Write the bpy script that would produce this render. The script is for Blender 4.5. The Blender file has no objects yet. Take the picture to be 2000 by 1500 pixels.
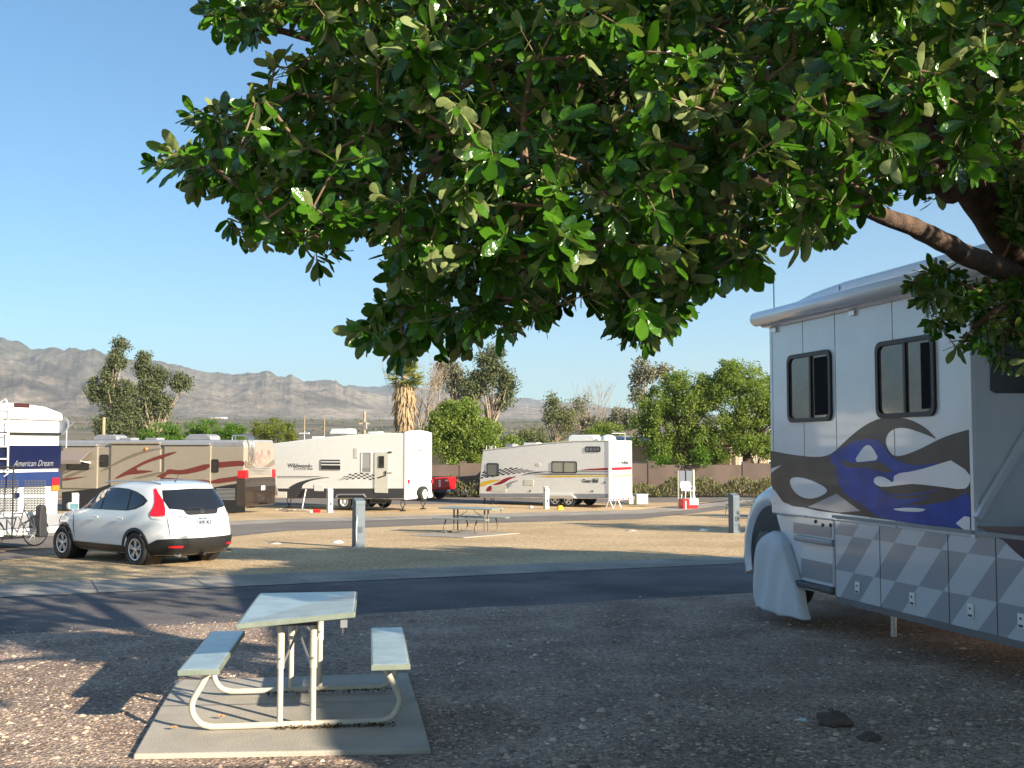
import bpy, bmesh, math, random
import numpy as np
from mathutils import Vector, Matrix, noise
R=random.Random(7); NR=np.random.default_rng(7)
sc=bpy.context.scene; C=sc.collection
rad=math.radians
F=2100.0; HOR=875.0; CH=1.93
PA=math.atan((HOR-750)/F)
SUN_T=rad(40.0); SUN_E=rad(19.9)
# ---------------------------------------------------------------- camera geometry
def ray(px,py):
    u=(px-1000)/F; v=(750-py)/F
    return Vector((u, math.cos(PA)-v*math.sin(PA), math.sin(PA)+v*math.cos(PA)))
def at(px,py,Y):
    d=ray(px,py); return Vector((0,0,CH))+d*(Y/d.y)
S0,S1,SZ=8.0,54.0,-1.17
def gz(y):
    if y<S0: return 0.0
    if y<S1: return SZ*(y-S0)/(S1-S0)
    return SZ
def gnd(px,py):
    d=ray(px,py); t=CH/-d.z if d.z<0 else 500
    for _ in range(30):
        y=d.y*t; t=(CH-gz(y))/-d.z
    return Vector((d.x*t,d.y*t,gz(d.y*t)))
# ---------------------------------------------------------------- materials
def nodes(m):
    m.use_nodes=True; return m.node_tree.nodes, m.node_tree.links
MATS={}
def M(name,col,rough=.5,metal=0,var=0,vs=3,bump=0,bs=40,coat=0,col2=None,spec=.5,siding=0,trans=0):
    if name in MATS: return MATS[name]
    m=bpy.data.materials.new(name); n,l=nodes(m); b=n['Principled BSDF']
    c=(*col,1); b.inputs['Base Color'].default_value=c
    b.inputs['Roughness'].default_value=rough; b.inputs['Metallic'].default_value=metal
    b.inputs['Coat Weight'].default_value=coat; b.inputs['Coat Roughness'].default_value=.06
    b.inputs['Specular IOR Level'].default_value=spec
    tc=n.new('ShaderNodeTexCoord')
    if var or col2:
        no=n.new('ShaderNodeTexNoise'); no.inputs['Scale'].default_value=vs; no.inputs['Detail'].default_value=5; no.inputs['Roughness'].default_value=.65
        l.new(tc.outputs['Object'],no.inputs['Vector'])
        r=n.new('ShaderNodeValToRGB'); r.color_ramp.elements[0].position=.32; r.color_ramp.elements[1].position=.68
        if col2: a,bb=col,col2
        else: a=[x*(1-var) for x in col]; bb=[min(1,x*(1+var)) for x in col]
        r.color_ramp.elements[0].color=(*a,1); r.color_ramp.elements[1].color=(*bb,1)
        l.new(no.outputs['Fac'],r.inputs['Fac']); l.new(r.outputs['Color'],b.inputs['Base Color'])
    if bump:
        no=n.new('ShaderNodeTexNoise'); no.inputs['Scale'].default_value=bs; no.inputs['Detail'].default_value=4
        l.new(tc.outputs['Object'],no.inputs['Vector'])
        bp=n.new('ShaderNodeBump'); bp.inputs['Strength'].default_value=bump; bp.inputs['Distance'].default_value=.02
        l.new(no.outputs['Fac'],bp.inputs['Height']); l.new(bp.outputs['Normal'],b.inputs['Normal'])
    if siding:
        w=n.new('ShaderNodeTexWave'); w.bands_direction='Z'; w.wave_profile='SAW'; w.inputs['Scale'].default_value=.314/siding
        l.new(tc.outputs['Object'],w.inputs['Vector'])
        bp=n.new('ShaderNodeBump'); bp.inputs['Strength'].default_value=.35; bp.inputs['Distance'].default_value=.012
        l.new(w.outputs['Fac'],bp.inputs['Height']); l.new(bp.outputs['Normal'],b.inputs['Normal'])
    MATS[name]=m; return m
WHITE=M('white_paint',(.8,.79,.76),.3,coat=.4,var=.03,vs=1.5)
TWHITE=M('trailer_siding',(.86,.84,.78),.35,siding=.13,var=.03)
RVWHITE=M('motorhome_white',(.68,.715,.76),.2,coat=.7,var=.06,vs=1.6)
BLACK=M('black_plastic',(.015,.015,.016),.45)
RUBBER=M('rubber',(.018,.018,.018),.8,var=.3,vs=8)
GLASS=M('dark_glass',(.012,.014,.018),.04,spec=.7,coat=.3)
GREYGLASS=M('pale_blind',(.28,.28,.26),.3)
CHROME=M('chrome',(.75,.75,.76),.15,metal=1)
ALU=M('aluminium',(.6,.6,.6),.35,metal=.8)
GREY=M('grey_paint',(.25,.26,.28),.4,var=.1)
DGREY=M('dark_grey',(.06,.06,.065),.5)
RED=M('red_lens',(.6,.01,.02),.15,coat=.5)
AMBER=M('amber_lens',(.8,.2,.02),.2)
LENS=M('clear_lens',(.7,.68,.65),.15)
REDP=M('red_paint',(.5,.008,.012),.25,coat=.7)
MAROON=M('maroon_paint',(.13,.016,.012),.3,coat=.5)
TAUPE=M('taupe_paint',(.16,.13,.1),.3,coat=.5)
TAN=M('tan_paint',(.28,.245,.19),.25,coat=.6,var=.04)
NAVY=M('navy_paint',(.005,.009,.045),.2,coat=.7)
BLUE=M('blue_paint',(.0,.045,.32),.3,coat=.08,var=.4,vs=2.5,spec=.25)
YEL=M('yellow_paint',(.75,.5,.03),.4)
STEEL=M('painted_steel',(.55,.5,.4),.45,var=.12,vs=12)
BARK=M('bark',(.075,.045,.028),.9,var=.5,vs=9,bump=1.0,bs=35)
BARKP=M('pale_bark',(.33,.26,.19),.9,var=.3,vs=3,bump=.6,bs=12)
CONC=M('concrete',(.43,.385,.32),.85,var=.16,vs=1.7,bump=.25,bs=60)
CREAM=M('cream_box',(.66,.64,.52),.55,var=.06)
# ---------------------------------------------------------------- mesh builder
class MB:
    def __init__(s): s.v=[]; s.f=[]; s.m=[]; s.sm=[]; s.mats=[]
    def mi(s,mat):
        if mat is None: mat=s.mats[0] if s.mats else WHITE
        if mat not in s.mats: s.mats.append(mat)
        return s.mats.index(mat)
    def add(s,vs,fs,mat=None,smooth=False):
        o=len(s.v); k=s.mi(mat); s.v+= [tuple(p) for p in vs]
        for f in fs: s.f.append([o+i for i in f]); s.m.append(k); s.sm.append(smooth)
        return s
    def box(s,x0,x1,y0,y1,z0,z1,mat=None):
        x0,x1=sorted((x0,x1)); y0,y1=sorted((y0,y1)); z0,z1=sorted((z0,z1))
        v=[(x,y,z) for x in (x0,x1) for y in (y0,y1) for z in (z0,z1)]
        return s.add(v,[(0,1,3,2),(4,6,7,5),(0,4,5,1),(2,3,7,6),(0,2,6,4),(1,5,7,3)],mat)
    def obox(s,c,a,b,h,mat=None):     # oriented box from centre and three half vectors
        c,a,b,h=map(Vector,(c,a,b,h)); v=[c+i*a+j*b+k*h for i in(-1,1) for j in(-1,1) for k in(-1,1)]
        return s.add(v,[(0,1,3,2),(4,6,7,5),(0,4,5,1),(2,3,7,6),(0,2,6,4),(1,5,7,3)],mat)
    def prism(s,pts,axis,a0,a1,mat=None):   # pts 2D; axis 'y': (x,z) ; 'x': (y,z); 'z': (x,y)
        n=len(pts)
        def mk(p,a): return (p[0],a,p[1]) if axis=='y' else (a,p[0],p[1]) if axis=='x' else (p[0],p[1],a)
        v=[mk(p,a0) for p in pts]+[mk(p,a1) for p in pts]
        fs=[list(range(n)),list(range(2*n-1,n-1,-1))]+[(i,i+n,(i+1)%n+n,(i+1)%n) for i in range(n)]
        return s.add(v,fs,mat)
    def poly(s,pts,mat=None): return s.add(pts,[list(range(len(pts)))],mat)
    def tube(s,pts,r,mat=None,n=8,cap=True,smooth=True):
        pts=[Vector(p) for p in pts]; N=len(pts); rs=r if hasattr(r,'__len__') else [r]*N
        v=[]; up=None
        for i,p in enumerate(pts):
            d=(pts[min(i+1,N-1)]-pts[max(i-1,0)]); d=d.normalized() if d.length>1e-9 else Vector((0,0,1))
            if up is None: up=Vector((0,0,1)) if abs(d.z)<.9 else Vector((1,0,0))
            a=d.cross(up); a=a.normalized() if a.length>1e-6 else Vector((1,0,0)); b=a.cross(d).normalized(); up=b
            for k in range(n):
                t=2*math.pi*k/n; v.append(p+(a*math.cos(t)+b*math.sin(t))*rs[i])
        fs=[(i*n+k,i*n+(k+1)%n,(i+1)*n+(k+1)%n,(i+1)*n+k) for i in range(N-1) for k in range(n)]
        s.add(v,fs,mat,smooth)
        if cap: s.add([v[k] for k in range(n)],[list(range(n-1,-1,-1))],mat); s.add([v[(N-1)*n+k] for k in range(n)],[list(range(n))],mat)
        return s
    def lathe(s,prof,c,mat=None,n=24,axis='z',smooth=True):   # prof (r,a) along axis
        v=[]
        for r_,a in prof:
            for k in range(n):
                t=2*math.pi*k/n; p=(r_*math.cos(t),r_*math.sin(t))
                q=(p[0],p[1],a) if axis=='z' else (p[0],a,p[1]) if axis=='y' else (a,p[0],p[1])
                v.append((q[0]+c[0],q[1]+c[1],q[2]+c[2]))
        fs=[(i*n+k,i*n+(k+1)%n,(i+1)*n+(k+1)%n,(i+1)*n+k) for i in range(len(prof)-1) for k in range(n)]
        return s.add(v,fs,mat,smooth)
    def build(s,name,mat=None,parent=None,bevel=0,seg=2,sub=0,loc=None):
        me=bpy.data.meshes.new(name); me.from_pydata(s.v,[],s.f)
        if mat and not s.mats: s.mats=[mat]
        for m in s.mats: me.materials.append(m)
        me.polygons.foreach_set('material_index',s.m); me.polygons.foreach_set('use_smooth',s.sm)
        bm=bmesh.new(); bm.from_mesh(me); bmesh.ops.recalc_face_normals(bm,faces=bm.faces[:]) if not getattr(s,'norecalc',0) else None
        bm.to_mesh(me); bm.free(); me.update()
        o=bpy.data.objects.new(name,me); C.objects.link(o)
        if parent: o.parent=parent
        if loc: o.location=loc
        if bevel:
            b=o.modifiers.new('bevel','BEVEL'); b.width=bevel; b.segments=seg; b.limit_method='ANGLE'; b.angle_limit=rad(35)
        if sub:
            b=o.modifiers.new('sub','SUBSURF'); b.levels=sub; b.render_levels=sub
        return o
def tag(o,label=None,cat=None,group=None,kind=None):
    if label: o['label']=label
    if cat: o['category']=cat
    if group: o['group']=group
    if kind: o['kind']=kind
    return o
def thing(name,label,cat,loc=(0,0,0),rz=0,group=None):
    o=bpy.data.objects.new(name,None); C.objects.link(o); o.location=loc; o.rotation_euler=(0,0,rz); o.empty_display_size=.3
    return tag(o,label,cat,group)
def copy_tree(o,parent=None):
    kids=list(o.children); c=o.copy(); C.objects.link(c); c.parent=parent
    for k in kids: copy_tree(k,c)
    return c
def text_into(mb,txt,size,org,right,up,mat,shear=0,off=0.0,width=None):
    cu=bpy.data.curves.new('t','FONT'); cu.body=txt; cu.size=size; cu.shear=shear; cu.offset=off; cu.resolution_u=3
    ob=bpy.data.objects.new('t',cu); C.objects.link(ob)
    dg=bpy.context.evaluated_depsgraph_get(); me=bpy.data.meshes.new_from_object(ob.evaluated_get(dg))
    vs=[v.co.copy() for v in me.vertices]; fs=[list(p.vertices) for p in me.polygons]
    bpy.data.objects.remove(ob); bpy.data.meshes.remove(me); bpy.data.curves.remove(cu)
    if not vs: return
    k=1
    if width:
        xs=[v.x for v in vs]; k=width/(max(xs)-min(xs))
    org,right,up=Vector(org),Vector(right),Vector(up)
    mb.add([org+right*v.x*k+up*v.y for v in vs],fs,mat)
class Fr:
    def __init__(s,o,ang):
        s.o=Vector(o); s.f=Vector((-math.cos(ang),math.sin(ang),0)); s.l=Vector((-s.f.y,s.f.x,0)); s.rz=math.atan2(s.f.y,s.f.x)
    def _hit(s,px,py,n,d0):
        d=ray(px,py); cam=Vector((0,0,CH)); t=(d0-(cam-s.o).dot(n))/d.dot(n); p=cam+d*t-s.o
        return p
    def side(s,px,py,y0=0): p=s._hit(px,py,s.l,y0); return (p.dot(s.f),p.z)
    def rear(s,px,py,x0=0): p=s._hit(px,py,s.f,x0); return (p.dot(s.l),p.z)
    def sp(s,pts,y0,oy=0,ox=0,k=1): # pixel polygon -> 3D pts on side plane
        return [(a,y0,b) for a,b in (s.side(ox+p[0]*k,oy+p[1]*k,y0) for p in pts)]
    def rp(s,pts,x0,oy=0,ox=0,k=1):
        return [(x0,a,b) for a,b in (s.rear(ox+p[0]*k,oy+p[1]*k,x0) for p in pts)]
def smooth_poly(pts,it=2):
    for _ in range(it):
        q=[]
        for i in range(len(pts)):
            a,b=pts[i],pts[(i+1)%len(pts)]
            q+= [(a[0]*.75+b[0]*.25,a[1]*.75+b[1]*.25),(a[0]*.25+b[0]*.75,a[1]*.25+b[1]*.75)]
        pts=q
    return pts
def wheel(parent,x,y,z,r,w,side=1,rim='spoke',rr=.62,rimmat=None):   # side=+1: outer face toward +y
    rimmat=rimmat or ALU
    t=MB(); h=w/2
    t.lathe([(r*rr,-h*.8),(r*.9,-h),(r*.97,-h*.85),(r,-h*.5),(r,h*.5),(r*.97,h*.85),(r*.9,h),(r*rr,h*.8),(r*rr,-h*.8)],(x,y,z),RUBBER,28,'y')
    o=t.build('wheel',RUBBER,parent)
    m=MB(); q=r*rr; m.lathe([(0,0),(q*.99,0),(q*.99,side*h*.85),(q*.86,side*h*.8),(q*.8,side*h*.35)],(x,y,z),DGREY if rim=='spoke' else rimmat,28,'y')
    m.lathe([(q*1.0,side*h*.86),(q*.88,side*h*.9),(q*.84,side*h*.5)],(x,y,z),rimmat,28,'y')
    if rim=='spoke':
        for k in range(5):
            a=2*math.pi*k/5+.3
            for da in (-.16,.16):
                d=Vector((math.cos(a+da),0,math.sin(a+da))); p=Vector((-d.z,0,d.x)); c=Vector((x,y+side*h*.62,z))+d*q*.52
                m.obox(c,d*q*.4,p*q*.085,(0,side*h*.14,0),rimmat)
        m.lathe([(0,side*h*.95),(q*.2,side*h*.93),(q*.24,side*h*.5)],(x,y,z),rimmat,16,'y')
    else:
        m.lathe([(0,side*h*.9),(q*.3,side*h*.85),(q*.36,side*h*.4),(q*.8,side*h*.3)],(x,y,z),rimmat,20,'y')
        for k in range(8):
            a=2*math.pi*k/8; m.lathe([(0,side*(h*.36)),(q*.1,side*h*.36)],(x+math.cos(a)*q*.6,y,z+math.sin(a)*q*.6),BLACK,8,'y')
    m.norecalc=1
    m.build('rim',rimmat,o)
    return o
def rrect(x0,x1,z0,z1,r=.06,n=4):
    pts=[]
    for cx,cz,a0 in ((x1-r,z1-r,0),(x0+r,z1-r,90),(x0+r,z0+r,180),(x1-r,z0+r,270)):
        for i in range(n+1):
            a=rad(a0+90*i/n); pts.append((cx+r*math.cos(a),cz+r*math.sin(a)))
    return pts
def window_side(parent,x0,x1,z0,z1,y,fr=.05,frame=BLACK,glass=GLASS,split=None,r=.06,d=.025,name='window'):
    x0,x1=sorted((x0,x1)); z0,z1=sorted((z0,z1))
    m=MB(); A=rrect(x0,x1,z0,z1,r); B=rrect(x0+fr,x1-fr,z0+fr,z1-fr,max(r-fr*.5,.01)); n=len(A)
    v=[(a,y+d,b) for a,b in A]+[(a,y+d,b) for a,b in B]+[(a,y-.01,b) for a,b in A]+[(a,y+.004,b) for a,b in B]
    f=[]
    for i in range(n):
        j=(i+1)%n; f+=[(i,j,n+j,n+i),(i,2*n+i,2*n+j,j),(n+i,n+j,3*n+j,3*n+i)]
    m.add(v,f,frame)
    if split is not None:
        for s_ in split: m.box(s_-fr*.4,s_+fr*.4,y+.004,y+d-.002,z0+fr*.9,z1-fr*.9,frame)
    o=m.build(name,frame,parent)
    g=MB(); g.poly([(a,y+.008,b) for a,b in B],glass); g.build('pane',glass,o)
    return o
SKYS,SUNS,EXPO,HAZE=.058,5,1.5,.00015
# ================================================================ WORLD, SUN, CAMERA
w=bpy.data.worlds.new('World'); sc.world=w; w.use_nodes=True
n=w.node_tree.nodes; l=w.node_tree.links
sk=n.new('ShaderNodeTexSky'); sk.sky_type='NISHITA'; sk.sun_disc=False
sdir=Vector((math.cos(SUN_T)*math.cos(SUN_E),-math.sin(SUN_T)*math.cos(SUN_E),math.sin(SUN_E)))
sk.sun_elevation=SUN_E; sk.sun_rotation=math.atan2(sdir.x,sdir.y); sk.altitude=900; sk.air_density=1.0; sk.dust_density=.25; sk.ozone_density=2.2
bg=n['Background']; bg.inputs['Strength'].default_value=SKYS; hs=n.new('ShaderNodeHueSaturation'); hs.inputs['Saturation'].default_value=1.15; l.new(sk.outputs[0],hs.inputs['Color']); vm=n.new('ShaderNodeVectorMath'); vm.operation='MULTIPLY'; vm.inputs[1].default_value=(.92,1.2,1.26); gm_=n.new('ShaderNodeGamma'); gm_.inputs['Gamma'].default_value=.92; l.new(hs.outputs[0],gm_.inputs['Color']); l.new(gm_.outputs[0],vm.inputs[0]); l.new(vm.outputs[0],bg.inputs['Color'])
ld=bpy.data.lights.new('sun','SUN'); ld.energy=SUNS; ld.angle=rad(.53); ld.color=(1,.88,.70)
lo=bpy.data.objects.new('sun',ld); C.objects.link(lo); lo.rotation_euler=sdir.to_track_quat('Z','Y').to_euler(); lo.location=(20,-20,30)
cd=bpy.data.cameras.new('camera'); co=bpy.data.objects.new('camera',cd); C.objects.link(co); sc.camera=co
cd.sensor_width=36; cd.lens=36*F/2000; cd.clip_start=.05; cd.clip_end=30000
co.location=(0,0,CH); co.rotation_euler=(math.pi/2+PA,0,0)
sc.view_settings.view_transform='Standard'; sc.view_settings.look='None'; sc.view_settings.exposure=EXPO; sc.view_settings.gamma=1
sc.render.resolution_x=1024; sc.render.resolution_y=768
try:
    sc.cycles.transparent_max_bounces=8
except Exception: pass
# ================================================================ GROUND
def gmat(name,cols,sc1,sc2,bump,stone=0,stcol=None,patch=None):
    m=bpy.data.materials.new(name); n,l=nodes(m); b=n['Principled BSDF']; b.inputs['Roughness'].default_value=.95; b.inputs['Specular IOR Level'].default_value=.15
    g=n.new('ShaderNodeNewGeometry')
    a=n.new('ShaderNodeTexNoise'); a.inputs['Scale'].default_value=sc1; a.inputs['Detail'].default_value=6; l.new(g.outputs['Position'],a.inputs['Vector'])
    r=n.new('ShaderNodeValToRGB'); e=r.color_ramp.elements; e[0].position=.35; e[0].color=(*cols[0],1); e[1].position=.66; e[1].color=(*cols[1],1); l.new(a.outputs['Fac'],r.inputs['Fac'])
    v=n.new('ShaderNodeTexVoronoi'); v.inputs['Scale'].default_value=sc2; l.new(g.outputs['Position'],v.inputs['Vector'])
    hs=n.new('ShaderNodeSeparateColor'); l.new(v.outputs['Color'],hs.inputs[0])
    mr=n.new('ShaderNodeMapRange'); mr.inputs['To Min'].default_value=1-stone; mr.inputs['To Max'].default_value=1+stone; l.new(hs.outputs[0],mr.inputs['Value'])
    mx=n.new('ShaderNodeVectorMath'); mx.operation='SCALE'; l.new(r.outputs['Color'],mx.inputs[0]); l.new(mr.outputs[0],mx.inputs['Scale'])
    src=mx.outputs[0]
    if patch:
        p=n.new('ShaderNodeTexNoise'); p.inputs['Scale'].default_value=patch[1]; p.inputs['Detail'].default_value=8; p.inputs['Roughness'].default_value=.7; l.new(g.outputs['Position'],p.inputs['Vector'])
        pr=n.new('ShaderNodeValToRGB'); pr.color_ramp.elements[0].position=.48; pr.color_ramp.elements[1].position=.62; l.new(p.outputs['Fac'],pr.inputs['Fac'])
        mm=n.new('ShaderNodeMix'); mm.data_type='RGBA'; l.new(pr.outputs['Color'],mm.inputs[0]); l.new(src,mm.inputs[6]); mm.inputs[7].default_value=(*patch[0],1); src=mm.outputs[2]
    l.new(src,b.inputs['Base Color'])
    bp=n.new('ShaderNodeBump'); bp.inputs['Strength'].default_value=bump; bp.inputs['Distance'].default_value=.02; l.new(v.outputs['Distance'],bp.inputs['Height']); l.new(bp.outputs['Normal'],b.inputs['Normal'])
    return m
SAND=gmat('sand',((.46,.33,.185),(.60,.44,.26)),.35,26,.5,.35)
GRAVEL=gmat('gravel',((.26,.19,.15),(.42,.32,.25)),1.1,42,.5,.45)
ASPH=gmat('asphalt',((.125,.115,.115),(.2,.18,.175)),.55,80,.3,.3,patch=((.10,.094,.096),.35))
ROADF=gmat('far_road_surface',((.19,.165,.145),(.23,.2,.175)),.4,60,.2,.15)
SCRUB=gmat('desert_scrub',((.16,.13,.085),(.24,.19,.13)),.006,.05,.0,.15,patch=((.055,.065,.035),.02))
STRIP=gmat('concrete_strip_surface',((.28,.25,.21),(.42,.37,.31)),.9,50,.15,.12)
def tz(x,y):
    d=math.hypot(x*.8,y)
    z=gz(y)
    if y>110 or d>160:
        r=max(0,d-160); z=SZ+ .031*r*min(1,r/900)+ (noise.noise(Vector((x*.002,y*.002,3)))*min(18,r*.01) if r>0 else 0)
    return z
xs=[-9000,-6500,-4500,-3200,-2400,-1700,-1200,-850,-600,-420,-300,-220,-160,-110,-80,-60,-40,-20,0,20,40,60,80,110,160,220,300,420,600,850,1200,1700,2400,3200,4500,6500,9000]
ys=[-3000,-1000,-300,-110,-60,-20,S0,30,S1,80,110,150,200,270,360,480,620,800,1000,1250,1550,1900,2300,2800,3400,4200,5200,7000]
def xgrid(): return xs
v=[(x,y,tz(x,y) if y>-110 else 0) for y in ys for x in xs]; nx=len(xs)
f=[(j*nx+i,j*nx+i+1,(j+1)*nx+i+1,(j+1)*nx+i) for j in range(len(ys)-1) for i in range(nx-1)]
g=MB(); g.add(v,f,SAND)
kk=g.mi(SCRUB)
for q,ff in enumerate(g.f):
    if min(v[i][1] for i in ff)>=109: g.m[q]=kk
g.build('ground'); bpy.data.objects['ground']['kind']='structure'
def sheet(name,pts,mat,dz,kind='structure',thick=0):
    """flat surface following the ground; pts = ground XY outline"""
    bm=bmesh.new(); vs=[bm.verts.new((p[0],p[1],0)) for p in pts]; bm.faces.new(vs)
    for yy in (S0,S1):
        bmesh.ops.bisect_plane(bm,geom=bm.verts[:]+bm.edges[:]+bm.faces[:],plane_co=(0,yy,0),plane_no=(0,1,0))
    for q in bm.verts: q.co.z=gz(q.co.y)+dz
    if thick:
        r=bmesh.ops.extrude_face_region(bm,geom=bm.faces[:])
        for q in r['geom']:
            if isinstance(q,bmesh.types.BMVert): q.co.z-=thick
    bmesh.ops.recalc_face_normals(bm,faces=bm.faces[:])
    me=bpy.data.meshes.new(name); bm.to_mesh(me); bm.free(); me.materials.append(mat)
    o=bpy.data.objects.new(name,me); C.objects.link(o); o['kind']=kind
    if not thick and me.polygons[0].normal.z<0: me.flip_normals()
    return o
def gp(l_): return [tuple(gnd(*p).xy) for p in l_]
def wob(pts,amp,seed=1,n=10):
    out=[]
    for i in range(len(pts)-1):
        a,b=Vector(pts[i]),Vector(pts[i+1])
        for k in range(n):
            p=a.lerp(b,k/n); q=noise.noise(Vector((p.x*.9,p.y*.9,seed)))*amp; out.append((p.x+q*.3,p.y+q))
    out.append(tuple(pts[-1])); return out
def lineext(p,q,x):   # extend line pq to given world x
    t=(x-p[0])/(q[0]-p[0]); return (x,p[1]+t*(q[1]-p[1]))
# near strip & road
sa,sb=gp([(0,1141),(1450,1087)]); sc_,sd=gp([(0,1168),(1450,1101)])
sa0=lineext(sa,sb,-25); sb0=lineext(sa,sb,22); sc0=lineext(sc_,sd,-25); sd0=lineext(sc_,sd,22)
sheet('concrete_strip',[sa0,sb0,sd0,sc0],STRIP,.012)
ra,rb=gp([(0,1240),(1480,1158)]); ra0=lineext(ra,rb,-25); rb0=lineext(ra,rb,22)
sheet('road',[sc0,sd0]+wob([rb0,rb,ra,ra0],.16,5,16),ASPH,.004)
ed=wob([rb0,rb,ra,ra0],.16,5,16)
sheet('gravel',list(reversed([ra0,(-25,-20),(22,-20),rb0]))[0:0]+ed+[(-25,-20),(22,-20)],GRAVEL,.0035)
# expansion joints across the strip
j=MB()
for k in range(-6,9):
    t=(k+.4)/9*1.0; a=Vector(sa).lerp(Vector(sb),t+.05); d=(Vector(sb)-Vector(sa)).normalized(); nrm=Vector((-d.y,d.x))
    wd=(Vector(sa)-Vector(sc_)).dot(nrm)
    wd=Vector(sa)-Vector(sc_); wid=abs(wd.dot(nrm))
    p=a; q=a-nrm*wid
    j.add([(p.x-d.x*.01,p.y-d.y*.01,gz(p.y)+.016),(p.x+d.x*.01,p.y+d.y*.01,gz(p.y)+.016),(q.x+d.x*.01,q.y+d.y*.01,gz(q.y)+.016),(q.x-d.x*.01,q.y-d.y*.01,gz(q.y)+.016)],[(0,1,2,3)],DGREY)
tag(j.build('strip_joints'),kind='structure')
# far road with its pale strip
fa=gp([(420,1019),(900,1007),(1240,999),(1290,995)]); fb=gp([(1290,1003),(1250,1007),(900,1016),(420,1033)])
A=gp([(300,1024),(560,1014),(900,1005),(1230,997),(1330,988)]); B=gp([(300,1036),(560,1021),(900,1012),(1250,1004),(1350,996)]); D=gp([(300,1064),(560,1037),(900,1023),(1250,1014),(1350,1003)])
def ext(L,xl,xr): return [lineext(L[0],L[1],xl)]+L+[lineext(L[-2],L[-1],xr)]
A,B,D=ext(A,-30,24),ext(B,-30,24),ext(D,-30,24)
sheet('far_strip',A+B[::-1],STRIP,.012); sheet('far_road',B+D[::-1],ROADF,.006)
E1=gp([(1180,982),(1700,978)]); E2=gp([(1180,969),(1700,966)])
sheet('back_road',ext(E2,-45,60)+ext(E1,-45,60)[::-1],ROADF,.006)
# picnic slabs
SL=gp([(260,1484),(842,1473),(797,1321),(345,1337)])
slab=sheet('concrete_slab',SL,CONC,.035,thick=.2)
b=slab.modifiers.new('b','BEVEL'); b.width=.012; b.segments=2; b.limit_method='ANGLE'
mb=MB(); p=Vector(SL[0]).lerp(Vector(SL[3]),.55); q=Vector(SL[1]).lerp(Vector(SL[2]),.52)
dd=Vector((0,.006))
mb.add([(p.x,p.y-.005,.038),(q.x,q.y-.005,.038),(q.x,q.y+.005,.038),(p.x,p.y+.005,.038)],[(0,1,2,3)],DGREY); tag(mb.build('slab_joint'),kind='structure')
SL2=gp([(800,1047),(905,1051),(1015,1042),(890,1036)]); sheet('far_slab',SL2,STRIP,.02,thick=.1)
SL3=gp([(1385,1010),(1470,1014),(1540,1008),(1440,1004)]); sheet('farthest_slab',SL3,STRIP,.02,thick=.1)
# ================================================================ GRAVEL STONES + LITTER (uncountable)
def scatter(name,N,region,size,mat,flat=.6,exclude=None,dz=0,seed=1,label=None,xr=(-6,5),yr=(5.5,14)):
    rg=np.random.default_rng(seed)
    P=[]
    while len(P)<N:
        k=rg.random((N,2)); y=yr[0]+(yr[1]-yr[0])*k[:,0]**1.6; x=(k[:,1]*2-1)*(y*.56)+.0
        for a,b_ in zip(x,y):
            if region(a,b_) and not (exclude and exclude(a,b_)): P.append((a,b_,gz(b_)+dz))
            if len(P)>=N: break
    P=np.array(P)
    T=np.array([(1,0,0),(0,1,0),(-1,0,0),(0,-1,0),(0,0,1),(.6,.6,.5),(-.6,.5,.6)],float)
    T=np.array([(1,0,0),(.3,.95,0),(-.8,.6,.1),(-.8,-.6,0),(.3,-.95,.1),(.35,.3,.9),(-.45,-.1,.8)],float)
    FA=[(0,1,5),(1,2,5),(2,6,5),(2,3,6),(3,4,6),(4,0,5),(4,5,6)]
    a=rg.random(N)*6.283; s=size*(.5+rg.random(N)**2*1.3)
    V=np.repeat(T[None],N,0)*(1+.35*(rg.random((N,7,1))-.5)); V[:,:,2]*=flat*(.6+.8*rg.random(N))[:,None]; V[:,:,0]*=(.7+.6*rg.random(N))[:,None]
    c,s_=np.cos(a)[:,None],np.sin(a)[:,None]
    X=V[:,:,0]*c-V[:,:,1]*s_; Y=V[:,:,0]*s_+V[:,:,1]*c
    V=np.stack([X,Y,V[:,:,2]],2)*s[:,None,None]+P[:,None,:]
    o=fastmesh(name,V.reshape(-1,3),np.array([[i*7+k for k in f_] for i in range(N) for f_ in FA],np.int32),[mat],rnd=np.repeat(rg.random(N),len(FA)))
    return tag(o,kind='stuff')
def fastmesh(name,V,Fc,mats,parent=None,rnd=None,smooth=False):
    me=bpy.data.meshes.new(name); nv=len(V); nf,k=Fc.shape
    me.vertices.add(nv); me.vertices.foreach_set('co',V.astype(np.float32).ravel())
    me.loops.add(nf*k); me.loops.foreach_set('vertex_index',Fc.astype(np.int32).ravel())
    me.polygons.add(nf); me.polygons.foreach_set('loop_start',np.arange(0,nf*k,k,dtype=np.int32)); 
    me.polygons.foreach_set('use_smooth',np.full(nf,smooth))
    me.update(calc_edges=True)
    if rnd is not None:
        at_=me.attributes.new('rnd','FLOAT','FACE'); at_.data.foreach_set('value',rnd.astype(np.float32))
    for m in mats: me.materials.append(m)
    o=bpy.data.objects.new(name,me); C.objects.link(o)
    if parent: o.parent=parent
    return o
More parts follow.
